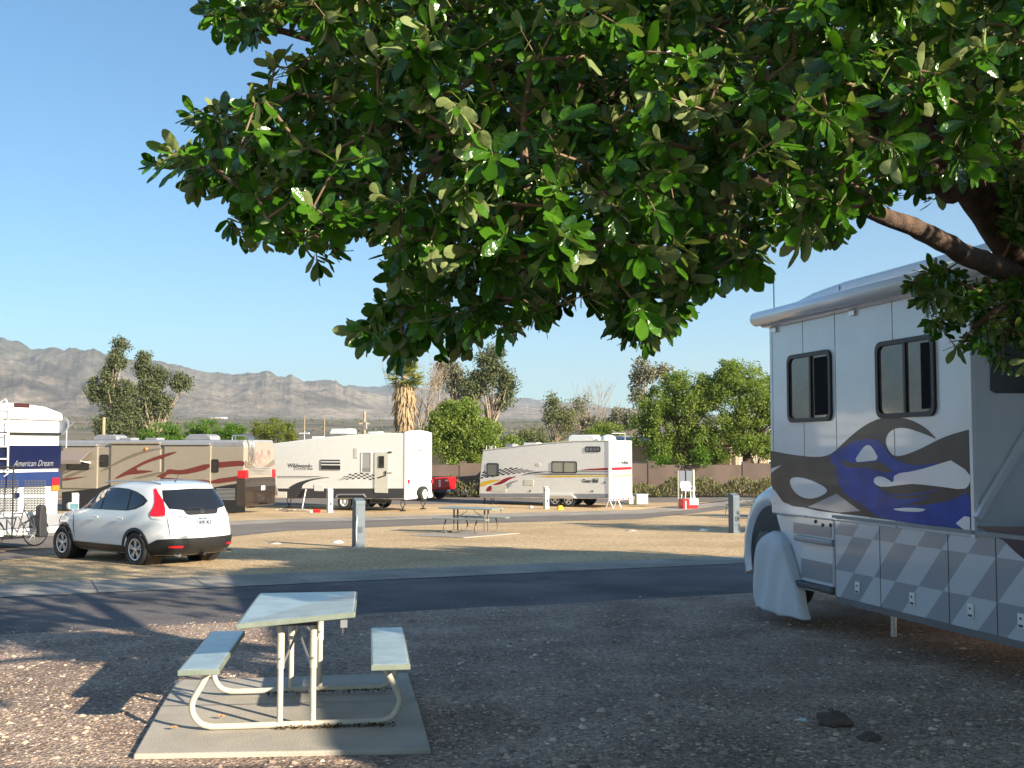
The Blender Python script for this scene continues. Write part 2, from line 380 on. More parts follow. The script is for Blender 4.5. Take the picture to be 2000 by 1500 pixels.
def rndmat(name,cols,rough=.8,under=None,trans=0,spec=.3,coat=0,bump=0):
    m=bpy.data.materials.new(name); n,l=nodes(m); b=n['Principled BSDF']; b.inputs['Roughness'].default_value=rough; b.inputs['Specular IOR Level'].default_value=spec
    a=n.new('ShaderNodeAttribute'); a.attribute_name='rnd'
    r=n.new('ShaderNodeValToRGB'); r.color_ramp.interpolation='LINEAR'
    while len(r.color_ramp.elements)<len(cols): r.color_ramp.elements.new(.5)
    for i,c in enumerate(cols): r.color_ramp.elements[i].position=i/(len(cols)-1); r.color_ramp.elements[i].color=(*c,1)
    l.new(a.outputs['Fac'],r.inputs['Fac']); src=r.outputs['Color']
    out=n['Material Output']
    if under:
        g=n.new('ShaderNodeNewGeometry'); mx=n.new('ShaderNodeMix'); mx.data_type='RGBA'; l.new(g.outputs['Backfacing'],mx.inputs[0]); l.new(src,mx.inputs[6]); mx.inputs[7].default_value=(*under,1); src=mx.outputs[2]
        mr=n.new('ShaderNodeMapRange'); mr.inputs['To Min'].default_value=rough; mr.inputs['To Max'].default_value=.7; l.new(g.outputs['Backfacing'],mr.inputs['Value']); l.new(mr.outputs[0],b.inputs['Roughness'])
    l.new(src,b.inputs['Base Color'])
    if bump:
        tc=n.new('ShaderNodeTexCoord'); no=n.new('ShaderNodeTexNoise'); no.inputs['Scale'].default_value=bump; l.new(tc.outputs['Object'],no.inputs['Vector'])
        bp=n.new('ShaderNodeBump'); bp.inputs['Strength'].default_value=.35; bp.inputs['Distance'].default_value=.01; l.new(no.outputs['Fac'],bp.inputs['Height']); l.new(bp.outputs['Normal'],b.inputs['Normal'])
    if trans:
        t=n.new('ShaderNodeBsdfTranslucent'); vm=n.new('ShaderNodeVectorMath'); vm.operation='MULTIPLY'; vm.inputs[1].default_value=(1.6,1.8,.6); l.new(src,vm.inputs[0]); l.new(vm.outputs[0],t.inputs['Color'])
        ms=n.new('ShaderNodeMixShader'); ms.inputs[0].default_value=trans; l.new(b.outputs[0],ms.inputs[1]); l.new(t.outputs[0],ms.inputs[2]); l.new(ms.outputs[0],out.inputs['Surface'])
    return m
STONEM=rndmat('gravel_stones',[(.16,.11,.085),(.36,.26,.195),(.58,.45,.34),(.42,.28,.2),(.85,.72,.57)],.85)
LITTER=rndmat('leaf_litter',[(.12,.06,.03),(.28,.17,.08),(.4,.29,.16)],.8)
def inslab(x,y):
    x0=SL[0][0]+(SL[3][0]-SL[0][0])*(y-SL[0][1])/(SL[3][1]-SL[0][1]); x1=SL[1][0]+(SL[2][0]-SL[1][0])*(y-SL[1][1])/(SL[2][1]-SL[1][1])
    return SL[0][1]-.02<y<SL[3][1]+.02 and x0-.02<x<x1+.02
def roadedge(x): return ra[1]+(rb[1]-ra[1])*(x-ra[0])/(rb[0]-ra[0])
scatter('gravel_stones',85000,lambda x,y:y<roadedge(x)+.1+.3*noise.noise(Vector((x,y,0))),.0115,STONEM,flat=.42,exclude=inslab,seed=3)
scatter('larger_stones',2600,lambda x,y:y<roadedge(x)-.1 and noise.noise(Vector((x*.7,y*.7,2)))>-.15,.024,STONEM,flat=.5,exclude=inslab,seed=14)
scatter('loose_pebbles',1500,lambda x,y:y<roadedge(x)+.9,.011,STONEM,exclude=inslab,seed=9,yr=(11,16))
# ================================================================ PICNIC TABLES
TTOP=M('fibreglass_top',(.31,.38,.39),.32,var=.22,vs=5,coat=.25); TRIM=M('grey_green_trim',(.2,.235,.19),.5,var=.15,vs=9)
DST=M('brown_steel',(.16,.13,.1),.6)
def picnic_table(loc,rz,label,detail=True,group='park picnic tables',warp=0,L=1.83,STEEL=STEEL):
    """local: x across (benches at -x / +x), y along the boards, z up"""
    t=thing('picnic_table',label,'picnic table',loc,rz,group)
    n=12 if detail else 6
    def wp(mm):
        if warp: mm.v=[(a_,b_,c_+warp*(a_+.38)/.76*(L/2-b_)/L) for a_,b_,c_ in mm.v]
        return mm
    m=MB(); m.box(-.38,.38,-L/2,L/2,.712,.742,TTOP); wp(m); tp=m.build('tabletop',TTOP,t,bevel=.012)
    m=MB()
    m.box(-.388,.388,-L/2-.008,-L/2+.012,.703,.7385); m.box(-.388,.388,L/2-.012,L/2+.008,.703,.7385)
    m.box(-.388,-.372,-L/2+.012,L/2-.012,.703,.7385); m.box(.372,.388,-L/2+.012,L/2-.012,.703,.7385); m.mats=[TRIM]; m.m=[0]*len(m.m)
    wp(m).build('trim',TRIM,tp,bevel=.006)
    for sx in (-1,1):
        c=.625*sx; m=MB(); m.box(c-.125,c+.125,-L/2,L/2,.425,.45,TTOP); bn=m.build('bench_seat',TTOP,t,bevel=.01)
        m=MB(); m.box(c-.131,c+.131,-L/2-.007,-L/2+.01,.411,.447); m.box(c-.131,c+.131,L/2-.01,L/2+.007,.411,.447); m.box(c-.131,c-.118,-L/2+.01,L/2-.01,.411,.447); m.box(c+.118,c+.131,-L/2+.01,L/2-.01,.411,.447); m.mats=[TRIM]; m.m=[0]*len(m.m)
        m.build('trim',TRIM,bn,bevel=.005)
    R0=.0215
    for y in (-.53,.53):
        pts=[]
        for s in (-1,1):
            side=[(s*.585,.40),(s*.63,.31),(s*.68,.22),(s*.695,.17),(s*.685,.11),(s*.645,.055),(s*.585,.03),(s*.5,.024)]
            pts.append(side)
        path=pts[0]+[( .0,.024)]+pts[1][::-1]
        # densify
        q=[Vector((a,y,b)) for a,b in path]; d=[]
        for i in range(len(q)-1):
            p0,p1,p2,p3=q[max(i-1,0)],q[i],q[i+1],q[min(i+2,len(q)-1)]
            for k in range(4):
                u=k/4; d.append(.5*((2*p1)+(p2-p0)*u+(2*p0-5*p1+4*p2-p3)*u*u+(3*p1-p0-3*p2+p3)*u**3))
        d.append(q[-1])
        for p in d: p.z=max(p.z,.0225)
        m=MB(); m.tube(d,R0,STEEL,n); m.build('frame_pipe',STEEL,t)
        for x in (-.115,.105):
            m=MB(); m.tube([(x,y,.04),(x,y,.42)],.0205,STEEL,n); m.tube([(x,y,.40),(x,y,.70)],.026,STEEL,n); 
            m.tube([(x,y-.027,.47),(x,y-.034,.47)],.008,ALU,6); m.build('leg',STEEL,t)
        m=MB(); s=1 if y<0 else -1
        m.tube([(-.02,y*.15,.70),(-.02,y*.35,.60),(-.1,y*.95,.42)],.009,ALU,6); m.tube([(-.02,y*.35,.60),(.085,y*.95,.42)],.009,ALU,6); m.build('brace',ALU,t)
        m=MB(); m.box(-.17,.13,y-.03,y+.03,.688,.705,DGREY); m.build('bracket',DGREY,t)
    if detail:
        m=MB(); k_=warp*.9; m.box(.29,.335,-L/2+.03,-L/2+.07,.64+k_,.697+k_,ALU); m.tube([(.312,-L/2+.05,.645+k_),(.312,-L/2+.05,.60+k_)],.012,CHROME,8); m.build('clamp',CHROME,t)
    return t
# near table: near end of the top at Y~7.2, skewed a little
a=at(480,1218,7.45); b2=at(693,1197,7.55)
N0=at(586,1406,7.42)
T1=picnic_table((-1.53,7.95,.036),rad(7.6),'grey green topped picnic table standing on the nearest concrete slab',warp=.06,L=1.5)
g2=gnd(920,1041)
T2=picnic_table((g2.x,g2.y,g2.z+.02),rad(62),'picnic table standing alone on the small slab in the middle of the sand',True,STEEL=DST)
g3=gnd(1452,1009)
T3=picnic_table((g3.x,g3.y,g3.z+.02),rad(60),'picnic table farthest away, half hidden behind the motorhome front',False,STEEL=DST)
# small things on the slab
def flake(name,px,py,label,cat,s,mat,z0,seed):
    g=gnd(px,py); m=MB(); r=random.Random(seed); pts=[]
    for k in range(9):
        a=k*.7; pts.append((math.cos(a)*s*(.6+.5*r.random()),math.sin(a)*s*.45*(.6+.5*r.random()),.012+.02*r.random()))
    m.add(pts+[(0,0,.03)],[(k,(k+1)%9,9) for k in range(9)],mat)
    o=m.build(name,mat,None,loc=(g.x,g.y,g.z+z0)); s_=o.modifiers.new('s','SOLIDIFY'); s_.thickness=.002
    return tag(o,label,cat)
DRY=M('dry_leaf',(.38,.22,.1),.8,var=.4,vs=20)
flake('dry_leaf',433,1415,'curled brown leaf against the near pipe of the table','leaf',.035,DRY,.04,1)
flake('dry_leaf',340,1437,'pale dry leaf lying on the left of the slab','leaf',.03,DRY,.038,2)
PAPER=M('paper',(.62,.72,.72),.7)
flake('paper_scrap',1563,1412,'crumpled pale paper scrap on the gravel beside the larger rock','litter',.05,PAPER,0,5)
ROCKM=M('brown_rock',(.12,.085,.07),.9,var=.3,vs=4,bump=.6,bs=14)
def rock(px,py,sx,sy,sz,label,seed):
    g=gnd(px,py); bm=bmesh.new(); bmesh.ops.create_icosphere(bm,subdivisions=4,radius=1)
    for v_ in bm.verts:
        n_=noise.fractal(v_.co*1.1+Vector((seed,0,0)),1,2,4); v_.co*=1+.28*n_; v_.co.x*=sx; v_.co.y*=sy; v_.co.z*=sz; v_.co.z+=sz*.55
    me=bpy.data.meshes.new('rock'); bm.to_mesh(me); bm.free(); me.materials.append(ROCKM); me.polygons.foreach_set('use_smooth',[True]*len(me.polygons))
    o=bpy.data.objects.new('rock',me); C.objects.link(o); o.location=g; return tag(o,label,'rock')
rock(1630,1416,.115,.09,.06,'larger round brown rock on the shaded gravel',3)
rock(1697,1446,.065,.05,.035,'smaller brown rock lying nearer than the big one',8)
# ================================================================ UTILITY PEDESTALS
def pedestal(px,py,top,wpx,label,mat,arm=False,rz=.6):
    g=gnd(px,py); s=F/g.y; h=(py-top)/s; w_=wpx/s/2
    t=thing('utility_pedestal',label,'pedestal',g,rz,'utility pedestals')
    m=MB(); m.box(-w_,w_,-w_*.8,w_*.8,-.05,h*.86,mat); m.box(-w_*.9,w_*.9,w_*.8,w_*.86,.1,h*.8,mat); m.build('post',mat,t,bevel=.012)
    m=MB(); m.prism([(-w_*.84,h*.86),(w_*.84,h*.86),(w_*.84,h),(w_*.2,h),(-w_*.84,h*.94)],'x',-w_*1.04,w_*1.04,mat); m.build('hood',mat,t,bevel=.01)
    m=MB(); m.box(-w_*.7,w_*.7,-w_*.84,-w_*.8,h*.55,h*.82,mat); m.box(-w_*.4,w_*.4,-w_*.9,-w_*.84,h*.3,h*.42,DGREY); m.build('outlet_cover',mat,t)
    if arm:
        m=MB(); m.tube([(0,-w_*.8,h*.93),(0,-w_*3,h*.93),(0,-w_*3.6,h*.9)],.02,ALU); m.build('bracket_arm',ALU,t)
    return t
PBL=M('blue_grey_steel',(.11,.14,.165),.45,var=.1); PCR=M('pale_green_steel',(.52,.54,.46),.5,var=.06)
p1=pedestal(700,1069,974,20,'blue grey utility pedestal in the sand left of the middle picnic table',PBL)
m=MB(); m.tube([(-.1,-.13,.75),(-.16,-.2,.4),(-.14,-.2,.08),(-.3,-.3,.0)],.009,WHITE,6); m.build('cable',WHITE,p1)
pedestal(644,1001,954,10,'pale utility pedestal in front of the white fifth wheel wheels',PCR)
pedestal(1067,994,950,9,'pale utility pedestal with a small arm beside the toy hauler wheels',PCR,arm=True)
pedestal(1434,1041,964,17,'blue grey utility pedestal near the front of the graphic motorhome',PBL)
pedestal(146,1010,963,12,'white utility pedestal between the parked car roof and tan motorhome',PCR)
# round covers of the sewer sockets
def cap(px,py,label,r=.12,mat=None,h=.05,cat='cover'):
    g=gnd(px,py); m=MB(); mat=mat or WHITE; m.lathe([(r*1.4,0),(r*1.3,.015),(r,.02),(r*.9,h),(0,h*1.1)],(0,0,0),mat,16)
    return tag(m.build('sewer_cap',mat,None,loc=g),label,cat)
cap(660,1060,'small pale sewer cap in the sand left of the near pedestal')
cap(537,1062,'flat pale sewer cap far left of the near blue pedestal',.12,CONC,.03)
cap(1374,1036,'white sewer cap in the shaded sand beside the right pedestal')
cap(1232,1037,'flat pale sewer cap in the middle of the shaded sand',.13,CONC,.03)
cap(1037,992,'white cap on the ground left of the toy hauler pedestal',.1,WHITE,.1)
g=gnd(1094,995); m=MB(); m.lathe([(.2,0),(.19,.02),(.12,.17),(.1,.2),(0,.2)],(0,0,0),YEL,16); tag(m.build('yellow_tub',YEL,None,loc=g),'yellow upturned tub at the foot of the toy hauler wheels','tub')
# ================================================================ COMPACT CAR (white SUV)
SUVW=M('pearl_white_paint',(.72,.73,.72),.22,coat=.8,var=.02,vs=1.5)
def suv(loc,rz):
    t=thing('suv','white compact SUV with tall red tail lamps parked on the sand','car',loc,rz)
    Z =[.24,.30,.40,.55,.70,.82,.90,.96,1.00,1.04,1.10,1.18,1.28,1.38,1.46,1.52,1.565,1.60,1.625,1.64]
    XF=[1.95,2.12,2.24,2.27,2.25,2.20,2.10,1.92,1.62,1.28,1.10,.98,.82,.64,.46,.28,.10,-.1,-.35,-.60]
    XR=[-2.08,-2.18,-2.25,-2.27,-2.25,-2.22,-2.20,-2.18,-2.16,-2.14,-2.11,-2.06,-1.99,-1.91,-1.85,-1.82,-1.84,-1.74,-1.50,-1.20]
    WW=[.78,.85,.90,.915,.92,.915,.91,.90,.89,.885,.87,.85,.815,.775,.735,.695,.645,.58,.47,.25]
    NF=[5]*9+[4.5]*11
    fi=lambda A,z:float(np.interp(z,Z,A))
    def loop(z,n=96):
        xf,xr,w_,e=fi(XF,z),fi(XR,z),fi(WW,z),fi(NF,z); xc=(xf+xr)/2; hl=(xf-xr)/2
        fr=1.0
        out=[]
        for k in range(n):
            a=2*math.pi*k/n+math.pi; c,s=math.cos(a),math.sin(a)
            e2=e if c<0 else (3.2 if z<1.02 else 3.4)
            x=xc+hl*math.copysign(abs(c)**(2/e2),c); y=w_*math.copysign(abs(s)**(2/e2),s)
            # narrow towards the nose and a little to the tail
            k1=max(0,(x-.9)/1.4); y*=1-.1*k1**2
            out.append((x,y,z))
        return out
    zz=sorted(set(Z+[.47,.62,.76,1.14,1.23,1.33,1.42,1.49,1.54,1.58,1.612,1.633]))
    n=96; m=MB(); L=[loop(z,n) for z in zz]; V=[p for l_ in L for p in l_]; 
    fs=[]
    wh=[(1.36,.345),(-1.26,.345)]; RA=.40
    for i in range(len(zz)-1):
        for k in range(n):
            q=(i*n+k,i*n+(k+1)%n,(i+1)*n+(k+1)%n,(i+1)*n+k); c=sum((Vector(V[j]) for j in q),Vector())/4
            if abs(c.y)>.5 and any(math.hypot(c.x-a,c.z-b_)<RA-.02 for a,b_ in wh): continue
            fs.append(q)
    m.add(V,fs,SUVW,True); top=[(len(zz)-1)*n+k for k in range(n)]; m.add([V[k] for k in top],[list(range(n))],SUVW,True)
    m.build('body',SUVW,t)
    # arc length lookup measured from the middle of the tail
    def surf(s,z,off=.006):
        lp=loop(z,384); half=[Vector(p) for p in lp[:200]]  # starts at tail centre, runs to -y first
        acc=0; sg=1 if s>=0 else -1; s=abs(s)
        for i in range(len(half)-1):
            d=(half[i+1]-half[i]).length
            if acc+d>=s or i==len(half)-2:
                u=(s-acc)/max(d,1e-6); p=half[i].lerp(half[i+1],u); tn=(half[i+1]-half[i]).normalized(); nn=Vector((tn.y,-tn.x,0))
                if nn.dot(p-Vector((0,0,p.z)))<0: nn=-nn
                nn.z=.25 if z>1 else 0; nn.normalize(); p=p+nn*off; break
            acc+=d
        return Vector((p.x,-p.y*sg,p.z))    # s>0 -> left side (+y)
    def patch(name,pts,mat,off=.006,parent=None,res=.07):
        bm=bmesh.new(); vs=[bm.verts.new((a,b_,0)) for a,b_ in pts]; bm.faces.new(vs)
        for ax in (0,1):
            lo=min(p[ax] for p in pts); hi=max(p[ax] for p in pts); q=lo+res
            while q<hi-.005:
                no=(1,0,0) if ax==0 else (0,1,0); cpt=(q,0,0) if ax==0 else (0,q,0)
                bmesh.ops.bisect_plane(bm,geom=bm.verts[:]+bm.edges[:]+bm.faces[:],plane_co=cpt,plane_no=no); q+=res
        for v_ in bm.verts: v_.co=surf(v_.co.x,v_.co.y,off)
        me=bpy.data.meshes.new(name); bm.to_mesh(me); bm.free(); me.materials.append(mat); me.polygons.foreach_set('use_smooth',[True]*len(me.polygons))
        o=bpy.data.objects.new(name,me); C.objects.link(o); o.parent=parent or t
        return o
    def sx(x,z):   # arc coordinate of a point x on the side
        lp=loop(z,384); acc=0
        for i in range(199):
            a,b_=Vector(lp[i]),Vector(lp[i+1]); 
            if abs(b_.y)>.5*fi(WW,z) and b_.x>=x: return acc
            acc+=(b_-a).length
        return acc
    S=lambda pts,sg=1:[(sg*sx(x,z),z) for x,z in pts]
    for sg in (1,-1):
        DLO=[(1.02,1.075),(.78,1.20),(.55,1.34),(.30,1.45),(.02,1.505),(-.35,1.515),(-.72,1.50),(-1.05,1.45),(-1.32,1.375),(-1.50,1.285),(-1.42,1.2),(-1.20,1.12),(-.95,1.085)]
        patch('window_trim',S([(x*1.0,z) for x,z in DLO],sg),CHROME if 0 else BLACK,.004)
        gf=[(.86,1.09),(.68,1.21),(.48,1.33),(.26,1.43),(.03,1.485),(.03,1.09)]
        gr=[(-.06,1.09),(-.06,1.49),(-.38,1.497),(-.72,1.482),(-.86,1.46),(-.86,1.1)]
        gq=[(-.93,1.11),(-.93,1.445),(-1.16,1.395),(-1.35,1.325),(-1.44,1.275),(-1.36,1.21),(-1.16,1.14)]
        for q in (gf,gr,gq): patch('side_window',S(q,sg),GLASS,.009)
        for pts in ([(.0,1.08),(.02,.42),(.032,.42),(.012,1.08)],[(.98,.95),(.93,.62),(.9,.42),(.912,.42),(.942,.62),(.992,.95)],[(-.88,1.08),(-.9,.80),(-.78,.62),(-.77,.62),(-.888,.80),(-.868,1.08)]):
            patch('door_seam',S(pts,sg),DGREY,.003,res=.12)
        patch('sill_cladding',S([(.98,.25),(.98,.40),(-.86,.40),(-.86,.25)],sg),BLACK,.012)
        for hx in (.14,-.76):
            m=MB(); p=surf(sg*sx(hx,.93),.93,.03); m.tube([p+Vector((-.09,0,0)),p+Vector((.09,0,.005))],.014,SUVW,8); m.build('door_handle',SUVW,t)
        # wheel arch trims
        for a,b_ in wh:
            m=MB(); pts=[]; N=22
            for k in range(N+1):
                an=rad(-12+204*k/N)
                for r_,o_ in ((RA-.045,.0),(RA+.02,.016),(RA+.025,-.02)):
                    x,z=a+math.cos(an)*r_,max(b_+math.sin(an)*r_,.24)
                    lp=loop(max(z,.25),384); hl=[p for p in lp if abs(p[1])>.3]
                    yy=max((abs(p[1]) for p in lp if abs(p[0]-x)<.03 and abs(p[1])>.3),default=.86)
                    pts.append((x,sg*(yy+o_),z))
            m.add(pts,[(3*k+j_,3*k+j_+1,3*k+4+j_,3*k+3+j_) for k in range(N) for j_ in (0,1)],BLACK,True); m.build('wheel_arch',BLACK,t)
            m=MB(); m.lathe([(RA-.02,sg*.85),(RA-.02,sg*.5),(0,sg*.5)],(a,0,b_),BLACK,24,'y'); m.norecalc=1; m.build('wheel_well',BLACK,t)
            wheel(t,a,sg*.80,b_-.003,.345,.225,sg)
        # mirrors, lamps
        m=MB(); p=Vector((.80,sg*.93,1.12)); yc=p.y+sg*.07; m.box(p.x-.06,p.x+.07,yc-.11,yc+.11,p.z-.075,p.z+.075,SUVW); mo=m.build('wing_mirror',SUVW,t,bevel=.045,seg=4)
        m=MB(); m.box(p.x-.064,p.x-.061,yc-.09,yc+.09,p.z-.055,p.z+.055,M('mirror_glass',(.25,.5,.6),.08,metal=.6)); m.build('mirror_glass',CHROME,mo)
        patch('tail_lamp',[(sg*a,b_) for a,b_ in [(.75,1.52),(.70,1.30),(.73,1.12),(.77,1.02),(.80,.99),(1.13,1.0),(1.10,1.06),(.98,1.16),(.90,1.26),(.845,1.38),(.80,1.52)]],RED,.014,res=.05)
        patch('reverse_lamp',[(sg*a,b_) for a,b_ in [(.77,1.02),(.80,.93),(1.08,.95),(1.12,1.0),(.80,1.005)]],LENS,.012,res=.05)
        patch('reflector',[(sg*a,b_) for a,b_ in [(.50,.40),(.50,.44),(.74,.445),(.76,.405)]],RED,.034,res=.08)
        patch('headlamp',S([(2.18,.72),(2.1,.84),(1.72,.92),(1.80,.80),(2.0,.72)],sg),LENS,.01,res=.08)
        m=MB(); m.tube([(x,sg*(fi(WW,1.60)-.03+.0),1.585+.055*math.sin(math.pi*(x+1.6)/1.95)**.3 if -1.6<x<.35 else 1.585) for x in np.linspace(-1.59,.34,14)],.014,ALU,8); m.build('roof_rail',ALU,t)
        m=MB(); m.tube([(-2.16,sg*.60,.27),(-2.3,sg*.60,.265)],.03,CHROME,12); m.build('exhaust_tip',CHROME,t)
    patch('rear_window',[(-.66,1.14),(-.70,1.30),(-.64,1.49),(0,1.51),(.64,1.49),(.70,1.30),(.66,1.14),(.33,1.10),(0,1.085),(-.33,1.10)],GLASS,.01)
    patch('plate_surround',[(-.42,1.13),(-.36,1.03),(-.3,1.01),(.3,1.01),(.36,1.03),(.42,1.13)],BLACK,.008)
    patch('rear_bumper',[(-1.42,.25),(-1.42,.40),(-1.25,.45),(-1.0,.56),(-.7,.585),(0,.575),(.7,.585),(1.0,.56),(1.25,.45),(1.42,.40),(1.42,.25)],BLACK,.028,res=.09)
    for zz_ in (.60,): patch('tailgate_seam',[(-.72,.602),(.72,.602),(.72,.61),(-.72,.61)],DGREY,.004)
    for sg in (1,-1): patch('tailgate_seam',[(sg*.73,.6),(sg*.745,.6),(sg*.765,.98),(sg*.75,.98)],DGREY,.004)
    patch('licence_plate',[(-.16,.80),(.16,.80),(.16,.96),(-.16,.96)],M('plate',(.3,.34,.38),.5),.022)
    m=MB(); 
    def st(txt,s0,z,size,width,mat=CHROME,shear=0):
        p=surf(s0,z,.02); q=surf(s0-width*(1),z,.02); text_into(m,txt,size,p,(q-p).normalized(),(.0,0,1),mat,width=width)
    st('CR-V',.63,.955,.1,.26); st('AWD',-.52,.955,.06,.13)
    m.build('lettering',CHROME,t)
    m=MB(); p=surf(0,1.055,.016); 
    for dx in (-.03,.03): m.obox(p+Vector((0,dx,0)),(.004,0,0),(0,.007,0),(0,dx*.15,.04),CHROME)
    m.obox(p,(.004,0,0),(0,.03,0),(0,0,.007),CHROME)
    for a,b_,c_,d_ in ((-.052,.052,.05,.056),(-.045,.045,-.056,-.05)): m.box(p.x-.003,p.x+.003,a,b_,p.z+c_,p.z+d_,CHROME)
    m.build('emblem',CHROME,t)
    m=MB(); 
    for i,tx in enumerate(('ARIZONA','B7K 4L2')): text_into(m,tx,.05 if i==0 else .1,surf(.13,.925 if i==0 else .83,.026),(0,-1,0),(0,0,1),NAVY,width=.2 if i==0 else .27)
    m.build('plate_lettering',NAVY,t)
    # windscreen on the front
    pts=[]
    for zq in (1.06,1.15,1.25,1.35,1.45,1.53):
        for yq in np.linspace(-.82,.82,11):
            w_=fi(WW,zq)*.93; y=yq/.82*w_; xf,xr=fi(XF,zq),fi(XR,zq); xc,hl=(xf+xr)/2,(xf-xr)/2
            pts.append((xc+hl*(1-abs(y/fi(WW,zq))**3.4)**(1/3.4)+.01,y,zq+.008))
    m=MB(); m.add(pts,[(i*11+k,i*11+k+1,(i+1)*11+k+1,(i+1)*11+k) for i in range(5) for k in range(10)],GLASS,True); m.build('windscreen',GLASS,t)
    patch('number_wiper',[(-.05,1.13),(.35,1.12),(.35,1.135),(-.05,1.15)],BLACK,.025).name='rear_wiper'
    m=MB(); m.box(-1.9,1.9,-.62,.62,.2,.3,BLACK); m.build('underbody',BLACK,t)
    m=MB(); m.lathe([(.03,0),(.02,.02),(0,.03)],(-1.25,0,1.625),BLACK,10); m.tube([(-1.25,0,1.64),(-1.42,0,1.84)],.004,BLACK,5); m.build('antenna',BLACK,t)
    m=MB(); m.box(-2.25,-1.9,-.03,.03,.22,.28,BLACK); m.build('tow_hitch',BLACK,t)
    return t
fr=Fr((0,0,0),rad(37.5))
rl=Vector((-7.32,21.0,gz(21.0)))+fr.f*1.26-fr.l*.9
car=suv((rl.x,rl.y,gz(rl.y)-.01),fr.rz)
# ================================================================ RIGHT MOTORHOME (graphics)
def right_rv():
    o=Vector((3.08,12.8,0)); fr=Fr(o,rad(75.4)); 
    t=thing('motorhome','motorhome with blue wave graphics filling the right edge of the picture','motorhome',o,fr.rz)
    sd=fr.side
    x0=sd(1505,900)[0]; xs_=sd(1898,900)[0]   # front edge of the slide, its rear edge
    D=.78                                        # slide-out depth
    ztop=sd(1503,640)[1]; zb=sd(1507,1003)[1]; LEN=-13.6
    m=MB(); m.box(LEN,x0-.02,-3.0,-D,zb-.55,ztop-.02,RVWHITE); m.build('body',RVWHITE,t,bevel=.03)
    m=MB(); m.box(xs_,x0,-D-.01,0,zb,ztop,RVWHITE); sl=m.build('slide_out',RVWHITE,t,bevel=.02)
    # vertical panel seams
    m=MB()
    for px in (1510,1570,1633,1746):
        x=sd(px,800)[0]; m.box(x-.004,x+.004,0,.0015,zb+.0,ztop,DGREY)
    m.build('panel_seam',DGREY,sl)
    # end face of the slide (faces the camera): seams, brace, window
    m=MB(); m.box(xs_-.03,xs_+.01,-.035,.012,zb,ztop,RVWHITE); m.build('corner_trim',RVWHITE,sl)
    a=fr.rear(1903,1012,xs_-.02); b=fr.rear(2010,835,xs_-.02)
    m=MB(); va,vb=Vector((xs_-.05,a[0],a[1])),Vector((xs_-.05,b[0],b[1])); d=(vb-va).normalized()
    m.obox((va+vb)/2+d*.3,d*((vb-va).length/2+.3),(.03,0,0),Vector((0,-d.z,d.y))*.028,RVWHITE); m.build('brace_arm',RVWHITE,t)
    p=fr.rear(1958,740,xs_); 
    wq=[fr.rear(x,y,xs_-.006) for x,y in ((1934,725),(1934,762),(1944,768),(2090,768),(2090,640),(1944,640),(1934,650))]
    m=MB(); m.poly([(xs_-.006,a_,b_) for a_,b_ in wq],GLASS); m.build('end_window',GLASS,sl)
    # graphics
    ZG=M('swoosh_taupe',(.016,.018,.026),.3,coat=.1,spec=.3,col2=(.07,.06,.052),vs=1.1); SIL=M('silver_paint',(.3,.31,.33),.25,coat=.6)
    def G(mb,pts,mat,off,it=2):
        P=smooth_poly(pts,it) if it else pts
        mb.add([(a_,off,b_) for a_,b_ in (sd(x,y,0) for x,y in P)],[list(range(len(P)))],mat)
    m=MB()
    G(m,[(1505,882),(1505,880),(1545,888),(1600,894),(1627,886),(1650,862),(1688,830),(1728,813),(1770,816),(1805,832),(1830,857),(1828,857),(1800,845),(1765,834),(1740,839),(1728,858),(1735,880),(1750,894),(1790,881),(1845,852),(1896,838),(1897,838),(1897,1036),(1895,1036),(1720,1013),(1640,1004),(1507,984)],ZG,.0025,2)
    G(m,[(1618,892),(1640,878),(1668,862),(1695,856),(1722,861),(1732,880),(1748,898),(1780,909),(1812,908),(1840,901),(1808,916),(1775,922),(1748,924),(1747,944),(1738,934),(1722,929),(1710,932),(1708,945),(1722,959),(1755,967),(1800,963),(1845,953),(1815,973),(1775,984),(1760,988),(1830,985),(1870,972),(1896,957),(1896,1034),(1800,1025),(1720,1013),(1690,990),(1655,968),(1636,945),(1634,915)],BLUE,.005,1)
    G(m,[(1715,959),(1745,969),(1800,967),(1850,952),(1896,948),(1896,952),(1850,962),(1800,974),(1750,974)],ZG,.006,1)
    G(m,[(1638,894),(1662,905),(1700,903),(1720,900),(1738,915),(1745,924),(1720,921),(1690,912),(1655,915)],ZG,.006,1)
    G(m,[(1668,903),(1685,876),(1695,868),(1705,873),(1719,898),(1695,901)],RVWHITE,.0075,1)
    G(m,[(1748,925),(1790,920),(1858,899),(1859,899),(1896,923),(1896,946),(1884,957),(1835,950),(1790,945),(1770,946),(1725,952),(1710,946),(1707,938),(1712,931),(1724,930),(1736,936),(1746,944)],RVWHITE,.0075,1)
    G(m,[(1542,940),(1550,931),(1575,934),(1600,944),(1622,958),(1600,972),(1575,975),(1552,962)],RVWHITE,.0075)
    G(m,[(1507,924),(1528,908),(1507,915)],RVWHITE,.0075,0); G(m,[(1507,953),(1514,957),(1531,981),(1507,981)],RVWHITE,.0075,0)
    G(m,[(1868,1022),(1885,1008),(1896,1010),(1896,1037),(1886,1036)],RVWHITE,.0075,0); G(m,[(1740,994),(1775,991),(1813,994),(1800,1000),(1765,999)],RVWHITE,.0075,1)
    G(m,[(1578,990),(1635,964),(1681,998),(1640,1001)],SIL,.0055,0)
    G(m,[(1510,984),(1570,991),(1600,998),(1640,1003),(1700,1010),(1700,1018),(1640,1012),(1510,1000)],RVWHITE,.008,0)  # pale strip painted in for the reflection along the lower edge
    m.build('graphics',ZG,sl)
